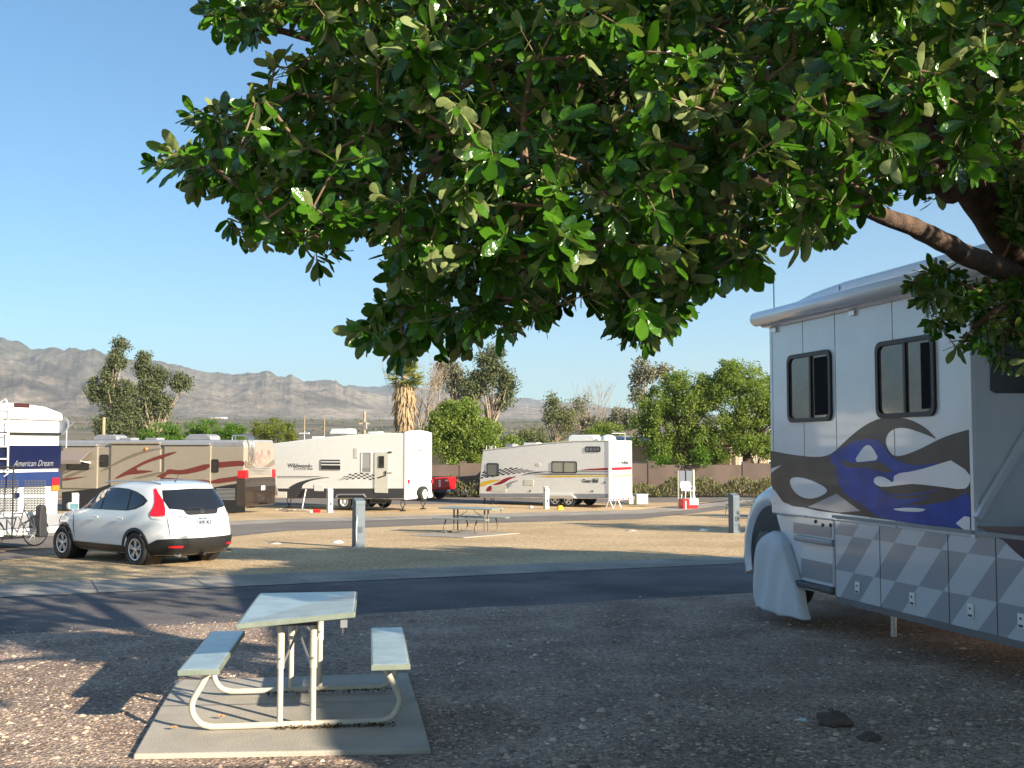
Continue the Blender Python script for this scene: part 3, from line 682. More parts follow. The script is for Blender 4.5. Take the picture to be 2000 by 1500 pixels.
    # windows
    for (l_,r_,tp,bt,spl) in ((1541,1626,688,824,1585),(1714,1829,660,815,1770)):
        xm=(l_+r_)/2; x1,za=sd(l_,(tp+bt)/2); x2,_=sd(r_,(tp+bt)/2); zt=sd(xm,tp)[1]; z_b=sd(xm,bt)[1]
        window_side(sl,x1,x2,z_b,zt,0,.045,BLACK,M('reflection_tinted_glass',(.085,.062,.048),.12,var=.5,vs=3,coat=.5),[sd(spl,700)[0]],r=.09,d=.03)  # brown reflection in the glass is painted into the pane colour
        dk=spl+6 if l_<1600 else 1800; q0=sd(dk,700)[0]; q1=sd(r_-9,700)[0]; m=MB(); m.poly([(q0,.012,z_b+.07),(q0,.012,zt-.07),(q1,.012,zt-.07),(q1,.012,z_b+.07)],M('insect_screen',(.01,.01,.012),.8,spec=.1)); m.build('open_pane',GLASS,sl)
    # awning: rounded roll case along the top of the slide + gutter
    xa=sd(1474,632,.16)[0]; za=ztop+.10
    m=MB(); m.lathe([(0,xs_-2.0),(.085,xs_-2.0),(.085,xa),(.06,xa+.03),(0,xa+.03)],(0,.14,za),RVWHITE,20,'x'); m.build('awning_roll',RVWHITE,t)
    m=MB(); m.prism([(0,ztop-.01),(.10,ztop+.0),(.13,ztop+.03),(.05,ztop+.17),(-.35,ztop+.17),(-.35,ztop)],'x',xs_-2,xa-.05,RVWHITE); m.build('awning_case',RVWHITE,t,bevel=.01)
    for px in (1515,1668): m=MB(); x=sd(px,650)[0]; m.box(x-.05,x+.05,.0,.03,ztop-.07,ztop-.02,ALU); m.build('awning_bracket',ALU,t)
    # roof: tall fairing with a sloping nose
    yy=-.38; q=[sd(x,y,yy) for x,y in ((1525,640),(1525,606),(1533,596),(1580,571),(1640,549),(1850,500),(1850,640))]
    zt=q[4][1]; q[5]=(LEN+.5,zt+.02); q[6]=(LEN+.5,q[0][1])
    m=MB(); m.prism(q,'y',yy,-3.0,RVWHITE); m.build('roof_fairing',RVWHITE,t,bevel=.09,seg=4)
    m=MB(); x=sd(1640,560,yy)[0]; m.box(x-.006,x+.006,yy,yy+.004,ztop+.1,zt-.05,DGREY); m.tube([(sd(1575,598,yy)[0],yy+.004,sd(1575,598,yy)[1]),(sd(1622,578,yy)[0],yy+.004,sd(1622,578,yy)[1]),(-9,yy+.004,sd(1622,578,yy)[1]+.02)],.006,DGREY,4); m.build('fairing_seam',DGREY,t)
    m=MB(); g=sd(1512,615,-1.2); m.tube([(g[0],-1.2,ztop),(g[0],-1.2,sd(1511,530,-1.2)[1])],.008,DGREY,5); m.build('antenna',DGREY,t)
    # skirt with slanted chequers
    cm=bpy.data.materials.new('chequered_skirt'); n,l=nodes(cm); b_=n['Principled BSDF']; b_.inputs['Roughness'].default_value=.2; b_.inputs['Coat Weight'].default_value=.7
    tc=n.new('ShaderNodeTexCoord'); sp=n.new('ShaderNodeSeparateXYZ'); l.new(tc.outputs['Object'],sp.inputs[0])
    def mth(op,a_,c_):
        q_=n.new('ShaderNodeMath'); q_.operation=op
        for i,v_ in enumerate((a_,c_)):
            if isinstance(v_,(int,float)): q_.inputs[i].default_value=v_
            else: l.new(v_,q_.inputs[i])
        return q_.outputs[0]
    u=mth('ADD',sp.outputs['X'],mth('MULTIPLY',sp.outputs['Z'],.95)); u=mth('DIVIDE',u,.36); v_=mth('DIVIDE',mth('SUBTRACT',sp.outputs['Z'],.345+.30),.37)
    par=mth('PINGPONG',mth('ADD',mth('FLOOR',u,0),mth('FLOOR',v_,0)),1.0)
    mx=n.new('ShaderNodeMix'); mx.data_type='RGBA'; l.new(par,mx.inputs[0]); mx.inputs[6].default_value=(.56,.58,.62,1); mx.inputs[7].default_value=(.34,.35,.385,1); l.new(mx.outputs[2],b_.inputs['Base Color'])
    xk=sd(1628,1100)[0]; zk=sd(1628,1164)[1]; zt2=sd(1628,1012)[1]
    m=MB(); m.box(LEN,xk,-.06,-.012,zk,zt2,cm); sk_=m.build('skirt',cm,t,bevel=.006)
    m=MB(); m.prism([(-.012,zk),(-.05,zk-.07),(-.1,zk-.07),(-.06,zk)],'x',LEN,xk,GREY); m.build('skirt_lip',GREY,sk_)
    m=MB(); m.box(LEN,xs_-.004,-.06,-.012,zt2+.004,zb+.06,NAVY); m.build('floor_panel',NAVY,t)
    m=MB(); P=[(1905,1028),(1930,1040),(1960,1056),(1985,1080),(2010,1100),(2100,1180),(2400,1200),(2400,1030)]
    m.add([(a_,-.0095,b2_) for a_,b2_ in (sd(x,y,-.0095) for x,y in P)],[list(range(len(P)))],NAVY); m.build('navy_swoosh',NAVY,sk_)
    m=MB(); m.box(LEN,xk,-3.0,-.07,zt2-.3,zb-.02,DGREY); m.build('underframe',DGREY,t)
    m=MB(); m.box(LEN,xk+.0,-.012,.012,zt2+.0,zt2+.035,GREY); m.build('rub_rail',ALU,t)
    m=MB()
    for px in (1630,1717,1850,1943,2030):
        x=sd(px,1100)[0]; m.box(x-.005,x+.005,-.011,-.010,zk,zt2-.01,DGREY)
    m.build('locker_seam',DGREY,sk_)
    for px,py in ((1674,1148),(1781,1170),(1895,1193),(1994,1213)):
        x,z=sd(px,py); m=MB(); m.box(x-.04,x+.04,-.011,.002,z-.06,z+.06,WHITE); la=m.build('locker_latch',WHITE,sk_,bevel=.004)
        m=MB(); m.box(x-.025,x+.025,.0025,.005,z-.05,z-.03,DGREY); m.build('pull',DGREY,la); m=MB(); m.lathe([(0,.008),(.012,.006)],(x,0,z+.02),DGREY,8,'y'); m.build('keyhole',DGREY,la)
    # cab: door panel with steps, fender, wheel and cover
    x1=sd(1545,1000,-.06)[0]; xw=sd(1560,1100,-.06)[0]
    m=MB()
    P=[(1515,1005),(1531,1060),(1536,1110),(1545,1140),(1560,1150),(1628,1163),(1628,1010)]
    Q=[sd(x,y,-.10) for x,y in P]; m.prism(Q,'y',-.10,-1.9,RVWHITE); cab=m.build('cab_side',RVWHITE,t,bevel=.015)
    m=MB()   # tread recesses and step boards
    for (pa,pb,pt,pb2) in ((1550,1624,1020,1052),(1565,1626,1090,1140)):
        A_,B_=sd(pa,pt,-.098),sd(pb,pb2,-.098); 
        m.box(A_[0],B_[0],-.0985,-.094,B_[1],A_[1],SIL)
    m.build('step_recess',SIL,cab)
    for py,px in ((1055,1552),(1146,1546)):
        A_=sd(px,py,-.03); B_=sd(1627,py,-.03); zz_=sd(1590,py,-.03)[1]+.03; m=MB(); m.box(A_[0],B_[0],-.35 if py<1100 else -.3,-.01,zz_-.07,zz_,DGREY if py>1100 else SIL); m.build('step',ALU,cab,bevel=.02)
    m=MB(); 
    for px,py in ((1592,1019),(1606,1026),(1621,1026)):
        a_=sd(px,py,-.09); m.lathe([(0,0),(.02,0),(.022,-.01)],(a_[0],-.088,a_[1]),DGREY,8,'y')
    m.build('rivet',DGREY,cab)
    # fender arch (forward of the box)
    cx,cz=.42,.60; m=MB(); prof=[]
    N=20
    for k in range(N+1):
        a_=rad(-20+215*k/N); prof.append((a_))
    V=[];r0,r1=.56,.80
    for a_ in prof:
        for r_,y_ in ((r0,-.22),(r0+.05,-.17),(r0+.16,-.20),(r1,-.34),(r1+.04,-.9)):
            V.append((cx+math.cos(a_)*r_*1.0,y_,max(cz+math.sin(a_)*r_*1.12,.3)))
    m.add(V,[(k*5+j_,k*5+j_+1,(k+1)*5+j_+1,(k+1)*5+j_) for k in range(N) for j_ in range(4)],RVWHITE,True); m.build('fender',RVWHITE,t)
    m=MB(); m.box(-.0,2.3,-2.2,-1.15,.35,zb-.12,RVWHITE); m.build('cab_hood',RVWHITE,t,bevel=.12,seg=4)
    m=MB(); m.box(-.5,1.0,-2.2,-.75,.3,zb-.05,BLACK); m.build('wheel_housing',BLACK,t)
    m=MB(); m.box(1.05,1.3,-.62,-.36,.36,.86,RVWHITE); m.build('bumper_end',RVWHITE,t,bevel=.08,seg=3)
    wheel(t,.26,-.36,.46,.46,.26,1,'plain',.55,ALU)
    # cloth wheel cover: draped sheet over the front wheel, open at the bottom
    cloth=M('white_canvas',(.6,.62,.65),.85,bump=.25,bs=9)
    xl=sd(1477,1190,0)[0]; xr=sd(1569,1190,0)[0]; cxx=(xl+xr)/2; hw=abs(xl-xr)/2; H=sd(1508,1037,0)[1]
    V=[]; NU,NV_=24,18
    for j_ in range(NV_+1):
        q_=j_/NV_; z=.012+q_*(H-.012); wd=hw*float(np.interp(q_,[0,.2,.4,.6,.8,.92,1],[1,.95,.86,.75,.6,.42,.12])); xs2=cxx+hw*.27*min(1,q_/.7)
        for i_ in range(NU+1):
            u_=i_/NU
            if u_<.15: x=xs2-wd; y_=-.10+(u_/.15)*.12
            elif u_>.85: x=xs2+wd; y_=.02-((u_-.85)/.15)*.12
            else: k_=(u_-.15)/.7*2-1; x=xs2+wd*k_; y_=.02+.05*(1-abs(k_)**3)
            y_-=.10*max(0,(q_-.8)/.2)**2
            fold=.016*math.sin(x*17+q_*5+1.2*noise.noise(Vector((x*2,z*2,3))))*(1-q_)**.7+.035*noise.noise(Vector((x*4+z*2,z*1.6,y_)))
            V.append((x+fold*.3,y_+fold,z if j_ else .012+.012*math.sin(x*9)))
    m=MB(); m.add(V,[(j_*(NU+1)+i_,j_*(NU+1)+i_+1,(j_+1)*(NU+1)+i_+1,(j_+1)*(NU+1)+i_) for j_ in range(NV_) for i_ in range(NU)],cloth,True)
    oc=m.build('wheel_cover',cloth,None,sub=1); oc.location=o; oc.rotation_euler=(0,0,fr.rz); tag(oc,'white cloth cover draped over the front wheel of the graphic motorhome','wheel cover')
    s_=oc.modifiers.new('s','SOLIDIFY'); s_.thickness=.006
    for x in (-6.6,-7.7): wheel(t,x,-.25,.5,.5,.28,1,'plain',.6,ALU)
    g=sd(1745,1200,-.4); m=MB(); m.tube([(g[0],-.4,.0),(g[0],-.4,.4)],.03,ALU,10); m.build('levelling_leg',ALU,t)
    return t
right_rv()
# ================================================================ TAN MOTORHOME
def tan_rv():
    Y=49.0; o=Vector(((478-1000)/F*Y,Y,gz(Y))); fr=Fr(o,rad(20)); sd=fr.side
    t=thing('motorhome','tan and maroon diesel motorhome parked behind the white SUV','motorhome',o,fr.rz)
    L=11.6; zt=sd(470,859)[1]; zb=sd(470,1000)[1]; W=2.5
    m=MB(); m.box(0,L,-W,0,.55,zt-.30,TAN); m.build('body',TAN,t,bevel=.07,seg=3)
    m=MB(); m.prism([(-.02,zt-.32),(.0,zt-.12),(-.1,zt),(-W+.1,zt),(-W,zt-.12),(-W+.02,zt-.32)],'x',.05,L-.1,GREY); m.build('roof',GREY,t,bevel=.03)
    m=MB(); m.prism([(-.05,.32),(-.05,1.15),(-.03,zt-.35),(.05,zt-.05),(.35,zt+.02),(.35,.32)],'y',-W+.02,-.02,TAN); 
    rc=m.build('rear_cap',TAN,t,bevel=.1,seg=4)
    # dark lower band with curved top on the side
    m=MB(); P=[(a,y) for a,y in ((121,961),(190,954),(215,946),(300,950),(360,956),(411,953),(440,948),(466,944),(479,945),(479,1001),(121,1003))]
    m.add([(a,.004,b) for a,b in (sd(x,y) for x,y in P)],[list(range(len(P)))],BLACK)
    def Z(pts,mat,off=.075,it=1):
        P=[(x/4,760+y/4) for x,y in pts]; P=smooth_poly(P,it); m.add([(a,off,b) for a,b in (sd(x,y,off) for x,y in P)],[list(range(len(P)))],mat)
    Z([(880,705),(1000,630),(1150,550),(1300,500),(1405,484),(1300,530),(1150,575),(1040,632),(1170,636),(1205,642),(1100,662),(1000,668),(940,692)],MAROON)
    Z([(1218,680),(1290,655),(1310,622),(1400,635),(1480,620),(1640,575),(1640,622),(1480,662),(1400,668),(1310,662),(1290,690),(1240,690)],MAROON)
    Z([(1650,575),(1860,558),(1910,562),(1910,602),(1860,600),(1650,622)],MAROON,.006)
    Z([(1300,690),(1450,708),(1640,708),(1640,745),(1450,748),(1300,722),(1240,700)],MAROON); Z([(1650,708),(1860,678),(1910,676),(1910,708),(1860,716),(1650,745)],MAROON,.006)
    Z([(780,642),(870,590),(1000,520),(1150,470),(1310,458),(1150,492),(1000,545),(870,607)],TAUPE); Z([(1000,708),(1150,665),(1290,640),(1290,655),(1150,690)],TAUPE)
    Z([(1160,740),(1230,715),(1300,705),(1300,735),(1230,742)],TAUPE)
    Z([(486,700),(600,688),(695,681),(600,700),(486,720)],MAROON); Z([(486,690),(600,640),(770,600),(640,650),(486,712)],TAUPE,.074)
    m.build('graphics',MAROON,t)
    # slide-outs
    for i,(a,b,tp,bt) in enumerate(((122,190,872,954),(216,313,868,950),(320,411,870,953))):
        xa,xb=sd(a,900,.07)[0],sd(b,900,.07)[0]; m=MB(); m.box(xa,xb,-.05,.07,sd((a+b)/2,bt,.07)[1],sd((a+b)/2,tp,.07)[1],TAN); so=m.build('slide_out',TAN,t,bevel=.03)
        z_=sd((a+b)/2,tp,.07)[1]; m=MB(); m.box(xa,xb,.0,.15,z_+.02,z_+.11,ALU if i!=1 else TAN); m.build('slide_topper',ALU,so,bevel=.02)
    def win(a,b,tp,bt,y,spl=None,par=t):
        window_side(par,sd(a,bt,y)[0],sd(b,bt,y)[0],sd((a+b)/2,bt,y)[1],sd((a+b)/2,tp,y)[1],y,.04,BLACK,GLASS,spl,r=.08)
    win(130,174,900,918,.07); win(195,212,888,912,.0); win(413,427,897,923,.0)
    # window awning over the left window
    A_=sd(122,880,.07); B_=sd(177,880,.07); zb2=sd(150,901,.6)[1]; m=MB(); aw=M('awning_cloth',(.23,.19,.17),.8)
    m.prism([(.07,A_[1]),(.75,zb2+.05),(.75,zb2-.12),(.73,zb2-.12),(.73,zb2+.02),(.07,A_[1]-.03)],'x',A_[0],B_[0],aw); m.build('window_awning',aw,t)
    m=MB(); x=B_[0]; m.tube([(x,.07,zb2-.1),(x,.75,zb2+.02)],.02,WHITE,6); m.tube([(x,.0,sd(180,902)[1]),(x+.1,.75,zb2)],.02,WHITE,6); m.build('awning_arm',WHITE,t)
    m=MB(); x,z=sd(285,877,.08); m.lathe([(0,.12),(.07,.11),(.09,.07)],(x,0,z),AMBER,10,'y'); m.build('porch_lamp',AMBER,t)
    # rear: tail lamps, grille, rails, plate
    m=MB()
    for k in range(9): z=1.25+k*.06; m.box(.45,1.45,.004,.02,z-1.25+.62,z-1.25+.645,ALU)
    m.build('side_grille',ALU,t)
    for y in (-.12,-W+.12):
        m=MB(); m.box(-.11,.35,y-.12,y+.13,1.72-.15,2.12-.15,RED); m.build('tail_lamp',RED,t,bevel=.05,seg=3)
        m=MB(); m.tube([(.25,y*.3-.7*0,zt-.02),(-.02,y*.3,zt+.1)],.02,CHROME)
    # chrome ladder-like rails over the rear corner
    for y in (-.28,-.52):
        m=MB(); m.tube([(.85,y,zt+.0),(.8,y,zt+.2),(.1,y,zt+.22),(-.1,y,zt+.12),(-.16,y,zt-.3),(-.17,y,2.35),(-.1,y,2.25),(-.04,y,2.25)],.035,CHROME,10); m.build('grab_rail',CHROME,t)
    m=MB(); 
    for k in range(5): m.box(-.075,-.05,-W+.35,-.35,1.75+k*.07,1.78+k*.07,ALU)
    m.build('rear_grille',ALU,t)
    m=MB(); m.prism([(-.07,.30),(-.10,1.2),(-.09,1.62),(.4,1.62),(.4,.30)],'y',-W-.015,.015,M('bronze_black',(.03,.022,.018),.2,coat=.8)); m.build('rear_bumper',BLACK,t,bevel=.06,seg=3)
    m=MB(); m.poly([(-.125,-W*.62,1.02),(-.125,-W*.62,1.22),(-.125,-W*.62+.32,1.22),(-.125,-W*.62+.32,1.02)],WHITE); m.build('licence_plate',WHITE,t)
    m=MB() 
    P=[(-.3,2.7),(-.6,2.95),(-1.1,3.0),(-1.5,2.85),(-1.9,2.95),(-2.2,2.7),(-1.8,2.3),(-1.25,2.0),(-.7,2.35)]
    m.add([(-.056,a,b) for a,b in smooth_poly(P,1)],[list(range(18))],M('mural',(.2,.12,.1),.3,col2=(.35,.3,.26),vs=4))
    m.add([(-.053,a,b) for a,b in ((-.05,2.1),(-1.2,1.75),(-2.45,2.2),(-2.45,2.45),(-1.2,1.95),(-.05,2.4))],[list(range(6))],TAUPE); m.build('rear_graphic',TAUPE,t)
    # roof units
    for px in (207,388):
        x=sd(px,858,-.9)[0]; m=MB(); m.prism([(x-.75,zt),(x+.75,zt),(x+.7,zt+.14),(x+.45,zt+.28),(x-.5,zt+.28),(x-.7,zt+.2)],'y',-1.6,-.8,GREY); m.build('air_conditioner',GREY,t,bevel=.04)
    for px in (250,300): x=sd(px,858,-.9)[0]; m=MB(); m.box(x-.35,x+.35,-1.3,-.7,zt,zt+.12,GREY); m.build('roof_vent',GREY,t,bevel=.03)
    for x in (2.7,8.9):
        for y,s_ in ((-.2,1),(-W+.2,-1)): wheel(t,x,y,.5,.5,.28,s_,'plain')
    m=MB(); m.box(.3,.6,-1.4,-1.1,.2,.5,BLACK); m.box(-.5,.4,-1.3,-1.2,.38,.45,BLACK); m.build('tow_hitch',BLACK,t)
    m=MB(); x=1.4; m.box(x-.2,x+.2,-.4,-.1,.0,.12,BLACK); m.tube([(x,-.25,.1),(x,-.25,.6)],.05,CHROME,8); m.build('levelling_jack',BLACK,t)
tan_rv()
# ================================================================ BLUE AND WHITE MOTORHOME (rear view, left edge)
def ad_rv():
    fr=Fr((-12.17,23.8,gz(23.8)),rad(30)); o=fr.o; W=2.55
    # choose origin so the right rear corner falls on pixel 121
    Y=26.0; right=Vector(((121-1000)/F*Y,Y,gz(Y))); o=right+fr.l*W; o.z=gz(o.y); fr=Fr(o,rad(30)); rr=lambda x,y:fr.rear(x,y,0)
    t=thing('motorhome','white motorhome with navy rear panel cut by the left edge','motorhome',o,fr.rz)
    zt=rr(60,792)[1]; zb=rr(60,1046)[1]
    m=MB(); m.box(.05,11,-W,0,.55,zt-.25,WHITE); m.build('body',WHITE,t,bevel=.06,seg=3)
    q=[(y,z) for y,z in [(-W,rr(121,812)[1]),(-W+.03,zt-.16),(-W+.5,zt-.02),(-W/2,zt+.05),(-.5,zt),(-.03,zt-.14),(0,zt-.25),(0,zt-.32),(-W,zt-.34)]]
    m=MB(); m.prism(q,'x',-.05,10.9,WHITE); m.build('roof_cap',WHITE,t,bevel=.04,seg=3)
    def band(name,y0,y1,mat,x=-.008,xa=-60,xb=119.5):
        z0,z1=rr(60,y1)[1],rr(60,y0)[1]; a=rr(xb,900)[0]
        m=MB(); m.box(x,.06,-W+.01,-.01,z0,z1,mat); return m.build(name,mat,t)
    band('black_stripe',844.5,849.5,BLACK); band('navy_panel',870,915,NAVY,-.012); band('navy_panel',922,950,M('mid_blue_paint',(.015,.035,.13),.25,coat=.5),-.01)
    m=MB(); text_into(m,'American Dream',.2,(-.02,rr(25,912)[0],rr(25,911)[1]),(0,-1,0),(0,0,1),ALU,shear=.45,width=abs(rr(103,912)[0]-rr(25,912)[0])); m.build('lettering',ALU,t)
    for px0,px1,r0_,r1_ in [(a_,b_,c_,d_) for a_,b_ in ((-45,-2),(0,41),(47,94)) for c_,d_ in ((0,6),(7,13))]:
        m=MB()
        for r_ in range(r0_,r1_):
            py=938+r_*4.8; k=px0
            while k+4.6<px1:
                a,b=rr(k,py),rr(k+4.4,py+2.6); 
                m.box(-.016,-.009,a[0],b[0],b[1],a[1],DGREY); k+=6.2
        m.build('vent_slots',DGREY,t)
    m=MB(); 
    for s_,y in ((1,-W+.14),(-1,-.14)):
        m=MB(); m.box(-.03,.1,y-.09,y+.09,rr(115,947)[1],rr(115,933)[1],RED); lo_=m.build('tail_lamp',RED,t,bevel=.01)
        m=MB(); m.box(-.03,.1,y-.09,y+.09,rr(115,958)[1],rr(115,947.5)[1],AMBER); m.build('turn_lamp',AMBER,lo_,bevel=.01)
    z0=rr(60,1006)[1]; z1=rr(60,1030)[1]; z2=rr(60,1043)[1]
    m=MB(); m.box(-.1,.5,-W-.03,.03,z1+.0,z0,GREY); m.build('bumper',GREY,t,bevel=.04,seg=3)
    m=MB(); m.box(-.12,.5,-W-.03,.03,z2,z1-.005,WHITE); m.build('lower_valance',WHITE,t,bevel=.02)
    m=MB(); m.box(.2,10,-W+.05,-.05,.3,.8,BLACK); m.build('underframe',BLACK,t)
    a,b=rr(24,787),rr(55,797); m=MB(); m.box(-.062,.0,a[0],b[0],b[1],a[1],M('maroon_lens',(.06,.02,.02),.2)); m.build('brake_lamp',RED,t,bevel=.015)
    m=MB(); a=rr(33,966); m.box(-.03,-.017,a[0]-.06,a[0]+.06,a[1]-.07,a[1]+.05,NAVY); m.build('latch',NAVY,t,bevel=.01)
    m=MB()
    for px in (8,-24): 
        y=rr(px,900)[0]; m.tube([(.3,y,zt+.02),(.0,y,zt+.12),(-.12,y,zt-.05),(-.14,y,rr(8,925)[1]),(-.02,y,rr(8,930)[1])],.022,CHROME,8)
    ya,yb=rr(8,900)[0],rr(-24,900)[0]
    for k in range(9):
        z=rr(8,920)[1]+k*.28
        if z>zt: break
        m.tube([(-.14,ya,z),(-.14,yb,z)],.016,CHROME,8)
    m.mats=[WHITE]; m.build('ladder',WHITE,t)
    for x in (2.6,8.6):
        for y,s_ in ((-.2,1),(-W+.2,-1)): wheel(t,x,y,.48,.48,.28,s_,'plain')
    # dish antenna on the roof side
    d=thing('satellite_dish','folded satellite dish standing on the front of the tan motorhome roof','antenna',at(130,842,51.5)); s_=51/F; d.scale=(1.35,1.35,1.35)
    m=MB(); m.tube([(0,0,-.6),(0,0,.05)],.03,ALU); m.tube([(-.1,0,0),(.26,0,.32)],.02,ALU); m.build('mast',ALU,d)
    m=MB(); m.lathe([(0,0),(.2,.03),(.36,.1),(.36,.11),(.2,.04),(0,.01)],(0,0,0),GREY,20); o_=m.build('dish',GREY,d); o_.location=(-.12,0,.12); o_.rotation_euler=(rad(60),rad(-50),0)
    # bicycle hung on the rear rack
    yb_=rr(20,1000)[0]
    bt=thing('bicycle','bicycle with black covered seat hanging behind the navy panelled motorhome','bicycle',fr.o+fr.f*(-.42),fr.rz)
    for yy in (rr(48,1000)[0],rr(-40,1000)[0]):
        m=MB(); V=[]
        m.lathe([(.33,-.02),(.345,0),(.33,.02),(.315,0),(.33,-.02)],(-.0,yy,.42),RUBBER,32,'x'); wo=m.build('wheel',RUBBER,bt)
        m=MB(); 
        for k in range(14): a_=2*math.pi*k/14; m.tube([(0,yy,.42),(0,yy+math.cos(a_)*.32,.42+math.sin(a_)*.32)],.003,ALU,4)
        m.lathe([(.03,-.04),(.03,.04)],(0,yy,.42),ALU,10,'x'); m.build('spokes',ALU,wo)
    ya_,yb2=rr(48,1000)[0],rr(-40,1000)[0]; c_=(ya_+yb2)/2
    m=MB(); m.tube([(0,ya_,.42),(0,c_-.1,.42),(0,c_-.25,.92),(0,ya_,.42)],.018,DGREY); m.tube([(0,c_-.1,.42),(0,c_+.3,.86),(0,c_-.22,.84)],.018,DGREY); m.tube([(0,c_+.28,.98),(0,yb2,.42)],.018,DGREY); m.tube([(0,c_-.1,.42),(0,c_-.28,1.05)],.016,DGREY); m.build('frame',DGREY,bt)
    yy=rr(57,1000)[0]; zt_,zb_=rr(57,984)[1],rr(57,1047)[1]
    m=MB(); P=[(yy+.1,zb_),(yy+.12,zb_+.3),(yy+.09,zt_-.05),(yy-.0,zt_),(yy-.08,zt_-.06),(yy-.1,zb_+.25),(yy-.12,zb_)]
    m.prism(P,'x',-.12,.08,M('black_cover',(.02,.02,.024),.6)); m.build('seat_cover',BLACK,bt,bevel=.03,seg=3)
    rk=MB(); rk.box(-.1,.45,c_-.04,c_+.04,.28,.36,BLACK); rk.tube([(-.0,ya_+.1,.3),(.0,yb2-.1,.3)],.025,BLACK); rk.tube([(0,c_,.3),(0,c_,1.9)],.02,BLACK); rk.tube([(.0,c_-.2,1.9),(0,c_+.35,1.9)],.02,BLACK)
    ro=rk.build('bike_rack',BLACK,None); ro.location=bt.location+fr.f*.06; ro.rotation_euler=(0,0,fr.rz); tag(ro,'black bicycle rack on the hitch of the navy panelled motorhome','bike rack')
ad_rv()
# ================================================================ WHITE FIFTH WHEEL
def jack(par,x,y,h):
    m=MB(); 
    for s_ in (-1,1): m.tube([(x,y,h),(x+s_*.14,y,h*.55),(x,y,.12)],.022,BLACK,6)
    m.box(x-.12,x+.12,y-.1,y+.1,.0,.05,BLACK); m.tube([(x,y,.12),(x,y,.03)],.04,BLACK,8); return m.build('stabiliser_jack',BLACK,par)
def wild():
    Y=52.0; o=Vector(((792-1000)/F*Y,Y,gz(Y))); fr=Fr(o,rad(26.5)); sd=fr.side
    t=thing('fifth_wheel_trailer','white fifth wheel trailer with a spare wheel on its tail and a red pickup behind','trailer',o,fr.rz)
    W=2.44
    P=[sd(x,y) for x,y in ((791,975),(791,846),(745,845),(690,849),(640,853),(600,858),(560,863),(535,866),(500,871),(490,905),(500,930),(535,936),(540,957),(545,972),(560,974))]
    m=MB(); m.prism(P,'y',-W,0,TWHITE); m.build('body',TWHITE,t,bevel=.03)
    m=MB(); zt=sd(791,845)[1]; zb=sd(791,974)[1]
    m.prism([(.02,zb-.05),(.02,zt+.02),(-W*.2,zt+.10),(-W*.5,zt+.13),(-W*.8,zt+.10),(-W-.02,zt+.02),(-W-.02,zb-.05)],'x',-.03,.06,WHITE); rcap=m.build('rear_cap',WHITE,t,bevel=.02)
    dark=M('charcoal_skirt',(.05,.05,.052),.5)
    m=MB(); m.add([(a,.004,b) for a,b in (sd(x,y) for x,y in ((790.5,954),(790.5,973.5),(560,973.5),(548,970),(542,954)))],[list(range(5))],dark); m.build('lower_stripe',dark,t)
    k=4; S=lambda x,y:(480+x/4,780+y/4)
    m=MB()
    def D(pts,mat,off=.006,it=1):
        Q=smooth_poly([S(*p) for p in pts],it); m.add([(a,off,b) for a,b in (sd(x,y,off) for x,y in Q)],[list(range(len(Q)))],mat)
    D([(320,700),(380,660),(450,635),(560,612),(680,607),(560,622),(480,645),(440,672),(440,700)],dark)
    m.add([(a,.005,b) for a,b in (sd(*S(x,y)) for x,y in ((245,600),(600,600),(560,606),(245,606)))],[[0,1,2,3]],M('grey_line',(.2,.2,.19),.5))
    m.add([(a,.005,b) for a,b in (sd(*S(x,y)) for x,y in ((245,611),(540,611),(500,614),(245,614)))],[[0,1,2,3]],dark)
    # wavy chequered flag
    for i in range(13):
        for j_ in range(4):
            if (i+j_)%2: continue
            x0=715+i*22.5; 
            def wv(x): return 632-34*math.sin((x-715)/290*2.6)**1.0*(1 if x<1010 else 1)
            hgt=min(1,(i+1)/5)
            q=[(x0,wv(x0)+(j_-2)*12*hgt),(x0+21,wv(x0+21)+(j_-2)*12*hgt),(x0+21,wv(x0+21)+(j_-1)*12*hgt-1.5),(x0,wv(x0)+(j_-1)*12*hgt-1.5)]
            m.add([(a,.006,b) for a,b in (sd(*S(*p)) for p in q)],[[0,1,2,3]],dark)
    m.build('graphics',dark,t)
    m=MB(); gr=M('lettering_grey',(.07,.07,.07),.5)
    def TX(txt,xl,xr,yb,size,shear=0,mat=None):
        a=sd(*S(xl,yb)); b=sd(*S(xr,yb)); text_into(m,txt,size,(a[0],.008,a[1]),(-1,0,0),(0,0,1),mat or gr,shear=shear,off=.004,width=abs(a[0]-b[0]))
    TX('Wildwood',328,500,532,.3); TX('Lodge',372,470,549,.17,.5,M('lettering_pale',(.3,.29,.27),.5)); TX('LE',500,520,526,.08); TX('SPORT',478,526,549,.09)
    a=fr.rear(*S(1306,412),-.035); b=fr.rear(*S(1420,412),-.035)
    text_into(m,'Wildwood',.25,(-.038,a[0],a[1]),(0,-1,0),(0,0,1),gr,off=.004,width=abs(a[0]-b[0])); 
    a=fr.rear(*S(1335,432),-.035); text_into(m,'Lodge SPORT',.16,(-.038,a[0],a[1]),(0,-1,0),(0,0,1),MATS['lettering_pale'],shear=.4,width=.85)
    m.build('lettering',gr,t)
    def win(a,b,tp,bt,fm=ALU,gl=GLASS,spl=None,nm='window'):
        p0,p1=sd(*S(a,(tp+bt)/2)),sd(*S(b,(tp+bt)/2)); zt_=sd(*S((a+b)/2,tp))[1]; zb_=sd(*S((a+b)/2,bt))[1]
        return window_side(t,p0[0],p1[0],zb_,zt_,0,.035,fm,gl,spl,r=.05,name=nm)
    wo=win(583,743,470,552,ALU,M('window_mix',(.05,.05,.05),.1)); 
    m=MB()
